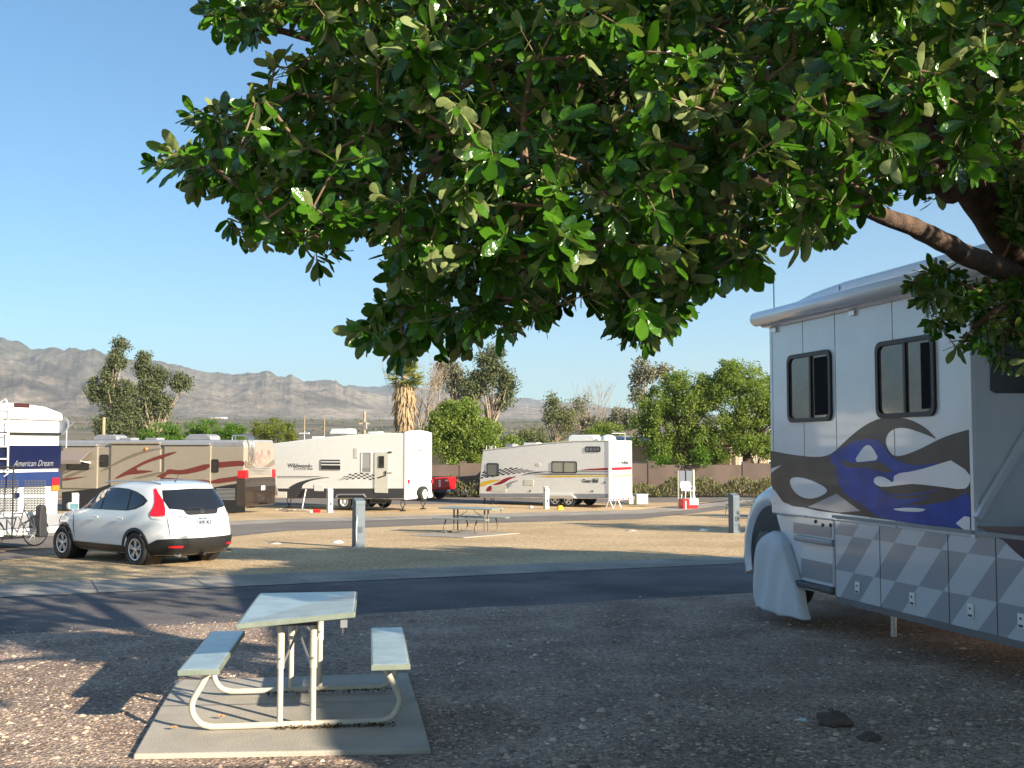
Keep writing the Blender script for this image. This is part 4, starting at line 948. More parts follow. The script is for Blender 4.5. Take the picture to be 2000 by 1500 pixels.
    for yy in (487,510): p0,p1=sd(*S(590,yy)),sd(*S(738,yy)); m.box(p0[0],p1[0],.01,.035,p0[1]-.03,p0[1]+.03,WHITE)
    m.build('window_vane',WHITE,wo)
    win(904,982,412,575,WHITE,M('pale_window',(.4,.4,.38),.15)); m=MB(); p0,p1=sd(*S(909,540)),sd(*S(977,540)); m.box(p0[0],p1[0],.009,.014,p0[1]-.14,p0[1]+.03,GREYGLASS); m.build('lower_pane',GREYGLASS,t)
    p0,p1=sd(*S(1012,730)),sd(*S(1110,730)); z0=p0[1]; z1=sd(*S(1060,409))[1]
    m=MB(); m.box(p0[0],p1[0],-.02,.03,z0,z1,WHITE); dr=m.build('door',WHITE,t,bevel=.012)
    m=MB(); m.box(p0[0]+.03,p1[0]-.03,.03,.033,z0+.03,z1-.03,CREAM); m.box(p0[0]-.03,p0[0],-.01,.012,z0,z1,DGREY); m.build('door_frame',CREAM,dr)
    q0,q1=sd(*S(1042,534)),sd(*S(1084,443)); window_side(dr,q0[0],q1[0],q0[1],q1[1],.033,.03,BLACK,GLASS,None,r=.02,name='door_window')
    m=MB(); h=sd(*S(1096,573)); m.box(h[0]-.04,h[0]+.04,.03,.06,h[1]-.08,h[1]+.08,BLACK); m.build('handle',BLACK,dr)
    m=MB(); m.add([(a,.036,b) for a,b in (sd(*S(x,y)) for x,y in ((1025,610),(1100,588),(1100,598),(1040,618)))],[[0,1,2,3]],dark); m.build('door_stripe',dark,dr)
    m=MB(); p=sd(*S(1130,572)); m.box(p[0]-.12,p[0]+.12,0,.05,p[1]-.02,p[1]+.02,CHROME); m.build('grab_handle',CHROME,t)
    m=MB(); p=sd(*S(1128,414)); m.box(p[0]-.1,p[0]+.1,0,.05,p[1]-.03,p[1]+.04,DGREY); p=sd(*S(863,420)); m.box(p[0]-.1,p[0]+.1,0,.02,p[1]-.25,p[1]+.25,CREAM); m.build('side_lamp',DGREY,t)
    for a,b,c,d in ((535,608,664,716),(250,322,722,768)):
        p0,p1=sd(*S(a,d)),sd(*S(b,c)); m=MB(); m.box(p0[0],p1[0],0,.02,p0[1],p1[1],WHITE); m.build('hatch',WHITE,t,bevel=.03)
    # folding steps
    m=MB(); p=sd(*S(1060,760)); 
    for k in range(3): m.box(p[0]-.4,p[0]+.4,.05+k*.22,.3+k*.22,.55-k*.18,.58-k*.18,BLACK)
    for s_ in (-.4,.4): m.tube([(p[0]+s_,0,.62),(p[0]+s_,.75,.1)],.02,BLACK,6)
    m.build('step',BLACK,t)
    # wheels and arches
    for px in (769,885):
        x,z=sd(*S(px,812),-.05); 
        wheel(t,x,-.14,.40,.40,.24,1,'plain',.6,WHITE); wheel(t,x,-W+.14,.40,.40,.24,-1,'plain',.6,WHITE)
    a,b=sd(*S(703,760)),sd(*S(945,740)); 
    m=MB(); q=[sd(*S(x,y)) for x,y in ((703,765),(715,740),(740,737),(925,737),(945,765),(935,765),(920,748),(745,748),(722,752),(712,768))]; m.prism(q,'y',-.05,.06,GREY); m.build('wheel_arch',GREY,t)
    m=MB(); m.box(.3,sd(548,970)[0],-W+.1,-.12,.62,.8,BLACK); m.box(a[0]-.2,b[0],-W+.25,-.28,.3,.8,BLACK); m.build('underframe',BLACK,t)
    # rear details
    rr=lambda x,y:fr.rear(*S(x,y),-.03)
    m=MB()
    for px,py in ((1268,284),(1340,286),(1367,286),(1395,287),(1462,292)): a=rr(px,py); m.box(-.05,-.03,a[0]-.05,a[0]+.05,a[1]-.02,a[1]+.03,BLACK)
    m.build('marker_lamp',BLACK,rcap)
    a,b=rr(1280,625),rr(1435,607); m=MB(); m.box(-.06,-.03,a[0],b[0],a[1],a[1]+.1,CREAM); m.build('shelf_bar',CREAM,rcap)
    for px in (1271,1453): a=rr(px,641); m=MB(); m.box(-.05,-.03,a[0]-.1,a[0]+.1,a[1]-.09,a[1]+.09,RED); m.build('tail_lamp',RED,rcap)
    a=rr(1274,668); m=MB(); m.box(-.045,-.03,a[0]-.16,a[0]+.12,a[1]-.08,a[1]+.09,M('plate_blue',(.2,.25,.4),.4)); m.build('licence_plate',WHITE,rcap)
    a=fr.rear(*S(1392,738),-.25)
    m=MB(); r_=.38; y,z=a[0],a[1]
    m.lathe([(r_*.6,.0),(r_*.9,.0),(r_,.04),(r_,.2),(r_*.9,.24),(r_*.6,.24)],(-.32,y,z),RUBBER,26,'x'); sw=m.build('spare_wheel',RUBBER,t)
    m=MB(); m.lathe([(0,-.005),(r_*.3,-.01),(r_*.34,.06),(r_*.55,.06),(r_*.63,-.005)],(-.32,y,z),WHITE,24,'x'); m.norecalc=1; m.build('rim',WHITE,sw)
    m=MB(); m.box(-.1,.05,-W,0,.62,.74,WHITE); m.tube([(-.1,y,z),(.0,y,z)],.05,BLACK); m.build('bumper',WHITE,t)
    for px in (1265,1423): 
        a=rr(px,830); jack(t,.25,a[0],.62)
    for px in (309,): x=sd(*S(px,800))[0]; jack(t,x,-.3,.7)
    m=MB(); x=sd(*S(730,250),-.9)[0]; z=sd(*S(730,270),-.9)[1]; m.prism([(x-.62,z),(x+.62,z),(x+.56,z+.18),(x+.5,z+.27),(x-.5,z+.27),(x-.6,z+.2)],'y',-1.6,-.9,WHITE); m.build('air_conditioner',WHITE,t,bevel=.04)
    m=MB(); x=sd(*S(560,290),-.9)[0]; z=sd(*S(560,300),-.9)[1]; m.box(x-.35,x+.35,-1.4,-.9,z-.05,z+.08,WHITE); x=sd(*S(995,255),-.9)[0]; m.box(x-.3,x+.3,-1.4,-.9,zt,zt+.08,WHITE); m.build('roof_vent',WHITE,t,bevel=.02)
    m=MB(); x=sd(*S(458,270),-1)[0]; z=sd(*S(458,300),-1)[1]; m.tube([(x,-1,z-.1),(x,-1,z+.35)],.03,ALU); m.box(x-.3,x+.3,-1.05,-.95,z+.2,z+.26,WHITE); m.build('antenna',ALU,t)
    # hoses: water hose and sewer hose
    a=gnd(*S(240,870)); pts=[at(*S(475,700),o.y-.0),gnd(*S(440,862)),gnd(*S(490,873)),gnd(*S(400,868)),gnd(*S(330,878)),gnd(*S(290,862)),gnd(*S(240,872))]
    p0=sd(*S(475,702)); wp=o+fr.f*p0[0]+fr.l*.05; wp.z=o.z+p0[1]; pts[0]=wp
    for p in pts[1:]: p.z+=.05
    m=MB(); m.tube(pts,.03,WHITE,6); tag(m.build('water_hose',WHITE,None),'white hose hanging from the fifth wheel side onto the sand','hose')
    g=gnd(*S(555,885)); m=MB(); m.box(-.16,.16,-.1,.1,0,.16,RED); m.box(-.3,-.16,-.08,.08,0,.1,WHITE); tag(m.build('connector_box',RED,None,loc=g),'small red and white box on the sand under the fifth wheel','box')
wild()
# ================================================================ TOY HAULER
def gear():
    Y=55.5; o=Vector(((1190-1000)/F*Y,Y,gz(Y))); fr=Fr(o,rad(33)); sd=fr.side; W=2.5
    t=thing('travel_trailer','white toy hauler trailer with red and yellow stripes and flame graphics','trailer',o,fr.rz)
    S=lambda x,y:(900+x/4,780+y/4)
    GS=M('hauler_siding',(.8,.78,.72),.4,siding=.13,var=.03)
    P=[sd(*S(x,y)) for x,y in ((1158,778),(1158,330),(900,332),(700,345),(420,375),(172,402),(150,600),(143,735),(150,768))]
    m=MB(); m.prism(P,'y',-W,0,GS); m.build('body',GS,t,bevel=.03)
    m=MB(); Q=[sd(*S(x,y)) for x,y in ((1158,328),(900,330),(700,343),(420,373),(172,400),(172,393),(420,366),(700,336),(900,323),(1158,321))]; m.prism(Q,'y',-W-.01,.015,CREAM); m.build('roof_edge',CREAM,t)
    zt=sd(*S(1158,325))[1]; zb=sd(*S(1158,775))[1]
    m=MB(); m.box(-.02,.08,-W-.03,.03,zb,zt+.02,WHITE); rc=m.build('rear_frame',WHITE,t,bevel=.02)
    rr=lambda x,y,d=-.03:fr.rear(*S(x,y),d)
    m=MB(); a=rr(1166,745); m.box(-.06,-.02,-W+.06,-.06,a[1],rr(1166,385)[1],WHITE); rd=m.build('ramp_door',WHITE,t,bevel=.01)
    m=MB()
    for px in (1177,1219,1253,1274,1297,1330,1367): a=rr(px,358); m.box(-.035,-.02,a[0]-.05,a[0]+.05,a[1]-.03,a[1]+.04,DGREY)
    for px in (1218,1268,1318): a=rr(px,392,-.06); m.box(-.08,-.06,a[0]-.04,a[0]+.04,a[1]-.06,a[1]+.04,DGREY)
    m.build('marker_lamp',DGREY,rc)
    m=MB()
    for y0,y1,mat in ((528,552,MAROON if 0 else M('dark_red',(.3,.012,.02),.4)),(562,568,DGREY),(574,578,M('soft_grey',(.35,.35,.35),.5)),(583,587,DGREY),(592,602,YEL)):
        a=rr(1270,y1,-.06)[1]; b=rr(1270,y0,-.06)[1]; m.box(-.065,-.055,-W+.1,-.1,a,b,mat)
    m.build('rear_stripe',YEL,rd)
    m=MB()
    def D(pts,mat,off=.006,it=1):
        Q=smooth_poly([S(*p) for p in pts],it) if it else [S(*p) for p in pts]; m.add([(a,off,b) for a,b in (sd(x,y,off) for x,y in Q)],[list(range(len(Q)))],mat)
    DR=MATS['dark_red']
    D([(905,556),(1000,543),(1153,534),(1153,554),(905,556)],DR,.006,0); D([(700,562),(1153,562),(1153,567),(640,567)],DGREY,.006,0); D([(600,574),(1153,573),(1153,577),(560,580)],MATS['soft_grey'],.006,0)
    D([(500,590),(700,583),(1153,584),(1153,588),(640,590)],DGREY,.006,0); D([(570,604),(700,595),(1153,594),(1153,604),(700,609)],YEL,.006,0)
    D([(150,690),(152,650),(240,628),(330,626),(240,652)],YEL); D([(190,718),(215,680),(240,672),(238,718)],DR); D([(245,665),(290,650),(350,612),(450,598),(380,625),(330,660),(270,672)],DR)
    D([(255,690),(330,675),(400,640),(460,630),(400,655),(350,690),(420,655),(350,705),(270,722),(330,690)],GREY)
    D([(450,600),(560,565),(710,562),(560,578)],DGREY)
    for i in range(20):
        for j_ in range(5):
            if (i+j_)%2: continue
            x0=152+i*21; b=620-i*3.2+(0 if i<8 else (i-8)*.6); hh=min(1,(20-i)/9)*11
            D([(x0+j_*4,b-(j_)*hh),(x0+21+j_*4,b-3-(j_)*hh),(x0+25+j_*4,b-3-(j_+1)*hh),(x0+4+j_*4,b-(j_+1)*hh)],BLACK,.0065,0)
    m.build('graphics',YEL,t)
    m=MB(); m.add([(a,.005,b) for a,b in (sd(*S(x,y)) for x,y in ((1157,738),(1157,768),(1110,775),(890,770),(870,738)))],[list(range(5))],GREY); m.add([(a,.005,b) for a,b in (sd(*S(x,y)) for x,y in ((645,735),(645,765),(151,765),(145,735)))],[list(range(4))],GREY); m.build('lower_stripe',GREY,t)
    m=MB(); a=sd(*S(948,648)); text_into(m,'Gear',.24,(a[0],.01,a[1]),(-1,0,0),(0,0,1),DGREY,off=.01,width=abs(a[0]-sd(*S(1022,648))[0]))
    a=sd(*S(1030,648)); text_into(m,'Box',.24,(a[0],.012,a[1]),(-1,0,0),(0,0,1),BLACK,off=.01,width=abs(a[0]-sd(*S(1075,648))[0])); 
    m.add([(p[0],.009,p[1]) for p in (sd(*S(x,y)) for x,y in ((1024,652),(1032,618),(1080,616),(1070,652)))],[[0,1,2,3]],MATS['soft_grey'])
    a=rr(1222,504,-.065); text_into(m,'Gear',.22,(-.066,a[0],a[1]),(0,-1,0),(0,0,1),DGREY,off=.012,width=.85); a=rr(1275,504,-.065); text_into(m,'Box',.22,(-.068,a[0],a[1]),(0,-1,0),(0,0,1),BLACK,off=.012,width=.5)
    b_=rr(1318,480,-.065); m.add([(-.0665,a[0]+.05,a[1]-.05),(-.0665,a[0]-.05,b_[1]),(-.0665,b_[0],b_[1]),(-.0665,b_[0]+.1,a[1]-.05)],[[0,1,2,3]],MATS['soft_grey'])
    m.build('lettering',DGREY,t)
    def win(a,b,tp,bt,gl,spl=None):
        p0,p1=sd(*S(a,(tp+bt)/2)),sd(*S(b,(tp+bt)/2)); window_side(t,p0[0],p1[0],sd(*S((a+b)/2,bt))[1],sd(*S((a+b)/2,tp))[1],0,.05,BLACK,gl,[sd(*S(s_,500))[0] for s_ in spl] if spl else None,r=.1)
    win(203,297,498,600,M('grey_blind',(.2,.2,.17),.2)); win(709,908,484,576,M('tan_blind',(.3,.29,.22),.2),[805]); win(971,1092,368,412,M('grey_window',(.25,.25,.25),.2),[1005,1035,1060])
    for a,b,c,d in ((498,568,628,672),(245,355,672,720),(592,622,498,522)):
        p0,p1=sd(*S(a,d)),sd(*S(b,c)); m=MB(); m.box(p0[0],p1[0],0,.018,p0[1],p1[1],CREAM); m.build('hatch',CREAM,t,bevel=.01)
    m=MB(); 
    for px,py in ((1027,718),(1125,650),(543,716)): a=sd(*S(px,py)); m.lathe([(0,.03),(.05,.02),(.06,0)],(a[0],0,a[1]),DGREY,10,'y')
    m.build('side_fitting',DGREY,t)
    for px in (736,842):
        x,z=sd(*S(px,803),-.05); wheel(t,x,-.14,.40,.40,.24,1,'spoke',.66,CHROME); wheel(t,x,-W+.14,.40,.40,.24,-1,'plain',.6,ALU)
    m=MB(); q=[sd(*S(x,y)) for x,y in ((660,775),(665,748),(690,738),(870,738),(905,772),(890,772),(866,752),(694,752),(680,775))]; m.prism(q,'y',-.05,.08,WHITE); m.build('wheel_arch',WHITE,t)
    m=MB(); m.box(.2,sd(*S(160,765))[0],-W+.1,-.12,.6,.75,BLACK); m.build('underframe',BLACK,t)
    z=zb; m=MB(); m.box(-.15,.05,-W,0,z-.12,z+.0,WHITE); 
    for k in range(9): m.box(-.155,-.15,-W+.05+k*.28,-W+.2+k*.28,z-.11,z-.01,DR)
    m.build('bumper',WHITE,t)
    for px in (1162,1225): a=rr(px,800); m=MB(); m.tube([(.0,a[0],zb),(-.2,a[0]-.1,.0)],.02,ALU,6); m.tube([(.0,a[0],zb),(.1,a[0]+.15,.0)],.02,ALU,6); m.build('rear_stand',ALU,t)
    x=sd(*S(238,790))[0]; jack(t,x,-.1,.75)
    m=MB(); x=sd(*S(170,800))[0]; m.tube([(x,-.2,.8),(x,-.2,.02)],.045,BLACK,8); m.box(x-.12,x+.12,-.32,-.08,0,.03,BLACK); m.build('front_leg',BLACK,t)
    m=MB(); x=sd(*S(945,300),-1)[0]; m.prism([(x-.85,zt-.03),(x+.8,zt-.03),(x+.78,zt+.25),(x+.6,zt+.34),(x-.7,zt+.34),(x-.85,zt+.12)],'y',-1.7,-.9,WHITE); m.build('air_conditioner',WHITE,t,bevel=.06,seg=3)
    m=MB(); x=sd(*S(1216,300),-1.9)[0]; m.lathe([(.42,0),(.42,.12),(.36,.24),(.2,.32),(0,.35)],(.6,-1.0,zt),WHITE,20); m.build('satellite_dome',WHITE,t)
    m=MB(); a=rr(1370,330,.3); m.tube([(.3,-W+.15,zt),(.3,-W+.15,zt+.45)],.02,ALU); m.tube([(.3,-W+.15,zt+.42),(.7,-W+.9,zt+.42)],.02,ALU); m.tube([(.5,-W+.5,zt+.42),(.9,-W+.5,zt+.6)],.015,ALU); m.build('tv_antenna',ALU,t)
    m=MB(); x,z=sd(*S(540,350),-.8); m.box(x-.4,x+.4,-1.4,-.8,z-.06,z+.08,WHITE); x2,z2=sd(*S(375,370),-.8); m.box(x2-.25,x2+.25,-1.4,-.8,z2-.06,z2+.16,GREY); m.build('roof_vent',WHITE,t,bevel=.02)
    m=MB()
    for px in (215,258): x,z=sd(*S(px,395),-.4); m.tube([(x-.12,-.4,z-.1),(x-.12,-.4,z+.2),(x+.12,-.4,z+.25),(x+.15,-.4,z-.1)],.02,WHITE,6)
    m.build('roof_rail',WHITE,t)
gear()
# ================================================================ PICKUPS
def pickup(name,px,Y,ang,mat,label,stripes=False):
    o=Vector(((px-1000)/F*Y,Y,gz(Y))); fr=Fr(o,rad(ang)); t=thing('pickup_truck',label,'pickup',o,fr.rz,None); W=1.98
    m=MB(); P=[(0,.62),(.0,1.36),(2.0,1.36),(2.05,1.40),(2.25,1.92),(2.6,1.96),(3.5,1.93),(4.05,1.40),(5.6,1.28),(5.7,.6),(5.2,.5),(.5,.5)]
    m.prism(P,'y',-W,0,mat); b_=m.build('body',mat,t,bevel=.06,seg=3)
    m=MB(); m.box(.08,1.95,-W+.08,-.08,1.37,1.375,BLACK); m.build('bed_cover',BLACK,t)
    m=MB(); m.box(-.03,.02,-W+.15,-.15,.72,1.34,mat); tg=m.build('tailgate',mat,t,bevel=.02)
    m=MB(); m.box(-.045,-.03,-W*.5-.12,-W*.5+.12,1.1,1.2,WHITE); m.box(-.045,-.03,-W*.5-.3,-W*.5+.3,.98,1.02,BLACK); m.build('tailgate_handle',BLACK,tg)
    for y in (-.08,-W+.08): m=MB(); m.box(-.02,.05,y-.065,y+.065,.95,1.3,RED); m.build('tail_lamp',RED,t,bevel=.01)
    m=MB(); m.box(-.2,.1,-W,0,.45,.62,BLACK); m.build('bumper',BLACK,t,bevel=.03)
    m=MB(); m.box(-.21,-.2,-W*.5-.16,-W*.5+.16,.5,.6,WHITE); m.build('licence_plate',WHITE,t)
    if stripes: 
        m=MB(); 
        for k in range(4): m.box(-.034,-.031,-.42,-.2,.8+k*.11,.87+k*.11,WHITE)
        m.build('tailgate_sticker',WHITE,tg)
    for (xa,xb) in ((2.2,3.0),(3.05,3.85)):
        m=MB(); m.add([(xa+.05,.003,1.42),(xb-.05,.003,1.42),(min(xb-.1,3.6),.003,1.84),(xa+.15,.003,1.84)],[[0,1,2,3]],GLASS); m.build('side_window',GLASS,t)
    m=MB(); m.add([(2.09,-.2,1.45),(2.09,-W+.2,1.45),(2.235,-W+.25,1.85),(2.235,-.25,1.85)],[[0,1,2,3]],GLASS); m.build('rear_window',GLASS,t)
    for x in (1.15,4.75):
        for y,s_ in ((-.12,1),(-W+.12,-1)): wheel(t,x,y,.41,.41,.26,s_,'plain',.6,CHROME)
    return t
pickup('red',852,64,34,REDP,'red pickup truck showing only its tailgate past the fifth wheel',True)
pickup('dark',1050,66,20,BLACK,'dark pickup seen only by its wheels under the toy hauler')
# ================================================================ CAMPSITE THINGS AT THE RIGHT
g=gnd(1344,990); s_=g.y/F
t=thing('notice_board','grey double panelled electrical cabinet on posts behind the plastic chair','cabinet',g,rad(8))
PB2=M('slate_panel',(.13,.15,.18),.5); zt=(990-918)*s_; zp=(990-953)*s_
for i,(a,b) in enumerate(((-19,-7),(-5,7))):
    m=MB(); m.box(a*s_,b*s_,-.12,.12,zp,zt-.05,PB2); m.build('panel_box',PB2,t,bevel=.02)
for x in (-20,9):
    m=MB(); w_=.9 if x<0 else 3.2; m.box(x*s_,(x+w_)*s_,-.1,.1,0,zt if x>0 else zt-.05,CREAM); m.build('post',CREAM,t,bevel=.01)
t.name='electrical_cabinet'
g=gnd(1343,990); g.y-=1.6; g.z=gz(g.y); g.x*=.975
t=thing('plastic_chair','white plastic chair stacked on the red and white box','chair',(g.x,g.y,g.z+.52),rad(15))
m=MB(); m.box(-.24,.24,-.22,.22,.38,.42,WHITE); m.build('seat',WHITE,t,bevel=.02)
m=MB(); 
P=[(-.26,.22,.40),(.26,.22,.40),(.30,.30,.72),(.2,.34,.86),(-.2,.34,.86),(-.30,.30,.72)]
m.add(P+[(x,y+.02,z) for x,y,z in P],[list(range(6)),list(range(11,5,-1))]+[(i,(i+1)%6,(i+1)%6+6,i+6) for i in range(6)],WHITE); m.build('backrest',WHITE,t)
for sx in (-1,1):
    m=MB(); m.box(sx*.25,sx*.3,-.22,.28,.58,.61,WHITE); m.box(sx*.25,sx*.3,-.22,-.17,.38,.58,WHITE); m.build('armrest',WHITE,t,bevel=.01)
    for sy in (-1,1): m=MB(); m.tube([(sx*.22,sy*.2,.38),(sx*.27,sy*.25,.0)],.025,WHITE,8); m.build('leg',WHITE,t)
t=thing('cooler_box','red and white box under the white plastic chair','box',g,rad(15))
m=MB(); m.box(-.42,.42,-.3,.3,0,.5,REDP); m.build('body',REDP,t,bevel=.03); m=MB(); m.box(-.05,.43,-.31,.31,.2,.52,WHITE); m.box(-.30,-.24,-.31,-.29,.0,.4,WHITE); m.build('lid',WHITE,t,bevel=.02)
g=gnd(1250,984); t=thing('storage_box','pale green utility box beside the ramp end of the toy hauler','box',g,rad(20))
m=MB(); m.box(-.35,.35,-.3,.3,0,.52,PCR); m.build('body',PCR,t,bevel=.02); m=MB(); m.box(-.37,.37,-.32,.32,.5,.55,PCR); m.build('lid',PCR,t,bevel=.01)
g=gnd(1237,984); t=tag(MB().box(-.28,.28,-.25,.25,0,.42,CREAM).box(-.3,.3,-.27,.27,.42,.46,WHITE).build('drum_box',CREAM,None,bevel=.03,loc=g),'cream box between the toy hauler bumper and the green utility box','box')
# ================================================================ BOUNDARY WALL, HOUSES, POLES
WALLM=M('block_wall',(.125,.09,.072),.95,var=.2,vs=.6,bump=.4,bs=20)
wy=71.0; t=thing('boundary_wall','long brown block wall behind the trailers and hedge','wall',(0,wy,gz(wy)))
h=(967-905)*wy/F; m=MB(); x=-4.5
for k in range(14):
    xa,xb=-34+k*6.2,-34+(k+1)*6.2-.45; dz=(-.1 if k%3==1 else 0); m.box(xa,xb,-.1,.1,-.3,h+dz,WALLM)
m.build('panel',WALLM,t)
for k in range(14):
    xb=-34+(k+1)*6.2-.45; m=MB(); m.box(xb,xb+.45,-.15,.15,-.3,h+.06,WALLM); m.box(xb-.03,xb+.48,-.18,.18,h+.06,h+.12,WALLM); m.build('pillar',WALLM,t)
def house(x0,x1,y,z1,label,wallm,roofm,dep=9,ridge=1.0,posts=0):
    t=thing('house',label,'house',((x0+x1)/2,y,gz(y))); w_=(x1-x0)/2
    m=MB(); m.box(-w_,w_,0,dep,-.2,z1,wallm); m.build('wall',wallm,t)
    m=MB(); m.prism([(-.8,z1),(dep/2,z1+ridge),(dep+.8,z1),(dep+.8,z1-.12),(-.8,z1-.12)],'x',-w_-.6,w_+.6,roofm); m.build('roof',roofm,t)
    k=int(w_/2.2)
    for i in range(k*2):
        xx=-w_+1.2+i*2.2
        if xx>w_-1: break
        m=MB(); m.box(xx-.45,xx+.45,-.04,.02,1.0,2.1,WHITE); wo=m.build('window',WHITE,t); m=MB(); m.box(xx-.38,xx+.38,-.05,-.041,1.07,2.03,GLASS); m.build('pane',GLASS,wo)
    for i in range(posts):
        xx=-w_+.3+i*(2*w_-.6)/max(1,posts-1); m=MB(); m.box(xx-.08,xx+.08,-2.3,-2.14,0,z1-.15,WHITE); m.build('post',WHITE,t)
    return t
ROOFP=M('pale_roof',(.4,.37,.33),.8); STUC=M('stucco',(.42,.34,.24),.9,var=.1); ROOFR=M('red_roof',(.2,.06,.045),.8)
house(8.3,14.5,79,3.55,'low pale roofed house behind the toy hauler tail',STUC,ROOFP,8,.5)
house(17,21.5,84,3.9,'cream house with red shrubs glimpsed under the big mesquite',STUC,ROOFP,8,1.1,posts=4)
house(22.3,33,88,4.2,'olive house wall at the edge of the graphic motorhome',M('olive_stucco',(.2,.19,.1),.9),ROOFP,9,1.0)
house(-12,-5,82,2.9,'pale building half hidden behind the round mesquite',M('pale_wall',(.5,.48,.43),.9),ROOFP,7,.5)
def pole(px,py0,py1,Y,r,label,cross=True):
    a,b=at(px,py0,Y),at(px,py1,Y); z0=gz(Y); t=thing('utility_pole',label,'pole',(a.x,Y,z0)); WOOD=M('pole_wood',(.36,.27,.17),.9,var=.2)
    m=MB(); m.tube([(0,0,-.2),(0,0,a.z-z0)],[r*1.15,r*.8],WOOD,10); m.build('pole_shaft',WOOD,t)
    if cross: m=MB(); m.box(-.45,.45,-.06,.06,a.z-z0-1.1,a.z-z0-.98,WOOD); m.tube([(.15,-.1,a.z-z0-1.5),(.15,-.1,a.z-z0-.9)],.1,GREY,8); m.build('cross_arm',WOOD,t)
pole(712,803,900,90,.14,'wooden utility pole rising behind the fifth wheel roof')
pole(595,812,880,95,.05,'thin pole behind the yellow green bush, nearest the tan motorhome tail',False)
pole(634,815,880,100,.05,'thin pole standing over the fifth wheel roof vent',False)
pole(203,815,890,95,.16,'pale trunk-like pole below the left eucalyptus',False)
# ================================================================ FOLIAGE HELPERS
def leafmesh(name,P,D,N,L,W,mats,parent=None,detail=False,rnd=None,bend=.15,rg=NR):
    """P base points, D leaf direction, N upper normal (all Nx3), L,W sizes"""
    D=D/np.linalg.norm(D,axis=1)[:,None]; S=np.cross(D,N); S/=np.maximum(np.linalg.norm(S,axis=1)[:,None],1e-6); N=np.cross(S,D)
    if detail:
        st=[(.0,.0),(.16,.10),(.38,.36),(.62,.5),(.84,.44),(.96,.24)]
        rows=[(0,0,0)]
        T=[]; 
        for u,w_ in st[1:]: T+= [(u,-w_,.06),(u,0,0),(u,w_,.06)]
        T=[(0,0,0)]+T+[(1.02,0,0)]
        F4=[(0,1,2,2),(0,2,3,3)]
        quads=[]; tris=[(0,1,2),(0,2,3)]
        for r_ in range(4):
            b=1+3*r_; quads+=[(b,b+3,b+4,b+1),(b+1,b+4,b+5,b+2)]
        b=13; tris+=[(b,16,b+1),(b+1,16,b+2)]
        FA=[]
        for q in quads: FA+=[(q[0],q[1],q[2]),(q[0],q[2],q[3])]
        FA+=tris
    else:
        T=[(0,0,0),(.5,-.42,.05),(1,0,0),(.5,.42,.05)]; FA=[(0,1,2),(0,2,3)]
    T=np.array(T,float); n=len(P); nt=len(T)
    cur=(rg.random(n)-.35)*bend*2
    u=T[:,0][None,:]; v_=T[:,1][None,:]; w_=T[:,2][None,:]
    hz=w_*W[:,None]*1.6 - cur[:,None]*(u**2)*L[:,None]
    if detail: hz=hz+ (np.sin(u*9+rg.random(n)[:,None]*6)*.05*np.abs(v_)*W[:,None]*2)
    V=P[:,None,:]+D[:,None,:]*(u*L[:,None])[:,:,None]+S[:,None,:]*(v_*W[:,None])[:,:,None]+N[:,None,:]*hz[:,:,None]
    FA=np.array(FA,np.int32); Fc=(np.arange(n)[:,None,None]*nt+FA[None]).reshape(-1,3)
    if rnd is None: rnd=rg.random(n)
    # winding so that the upper side is the front face
    a=V[0][FA[0]]; nn=np.cross(a[1]-a[0],a[2]-a[0])
    if np.dot(nn,N[0])<0: Fc=Fc[:,::-1]
    return fastmesh(name,V.reshape(-1,3),Fc,mats,parent,np.repeat(rnd,len(FA)),smooth=detail)
def nrm(a): return a/np.maximum(np.linalg.norm(a,axis=1)[:,None],1e-9)
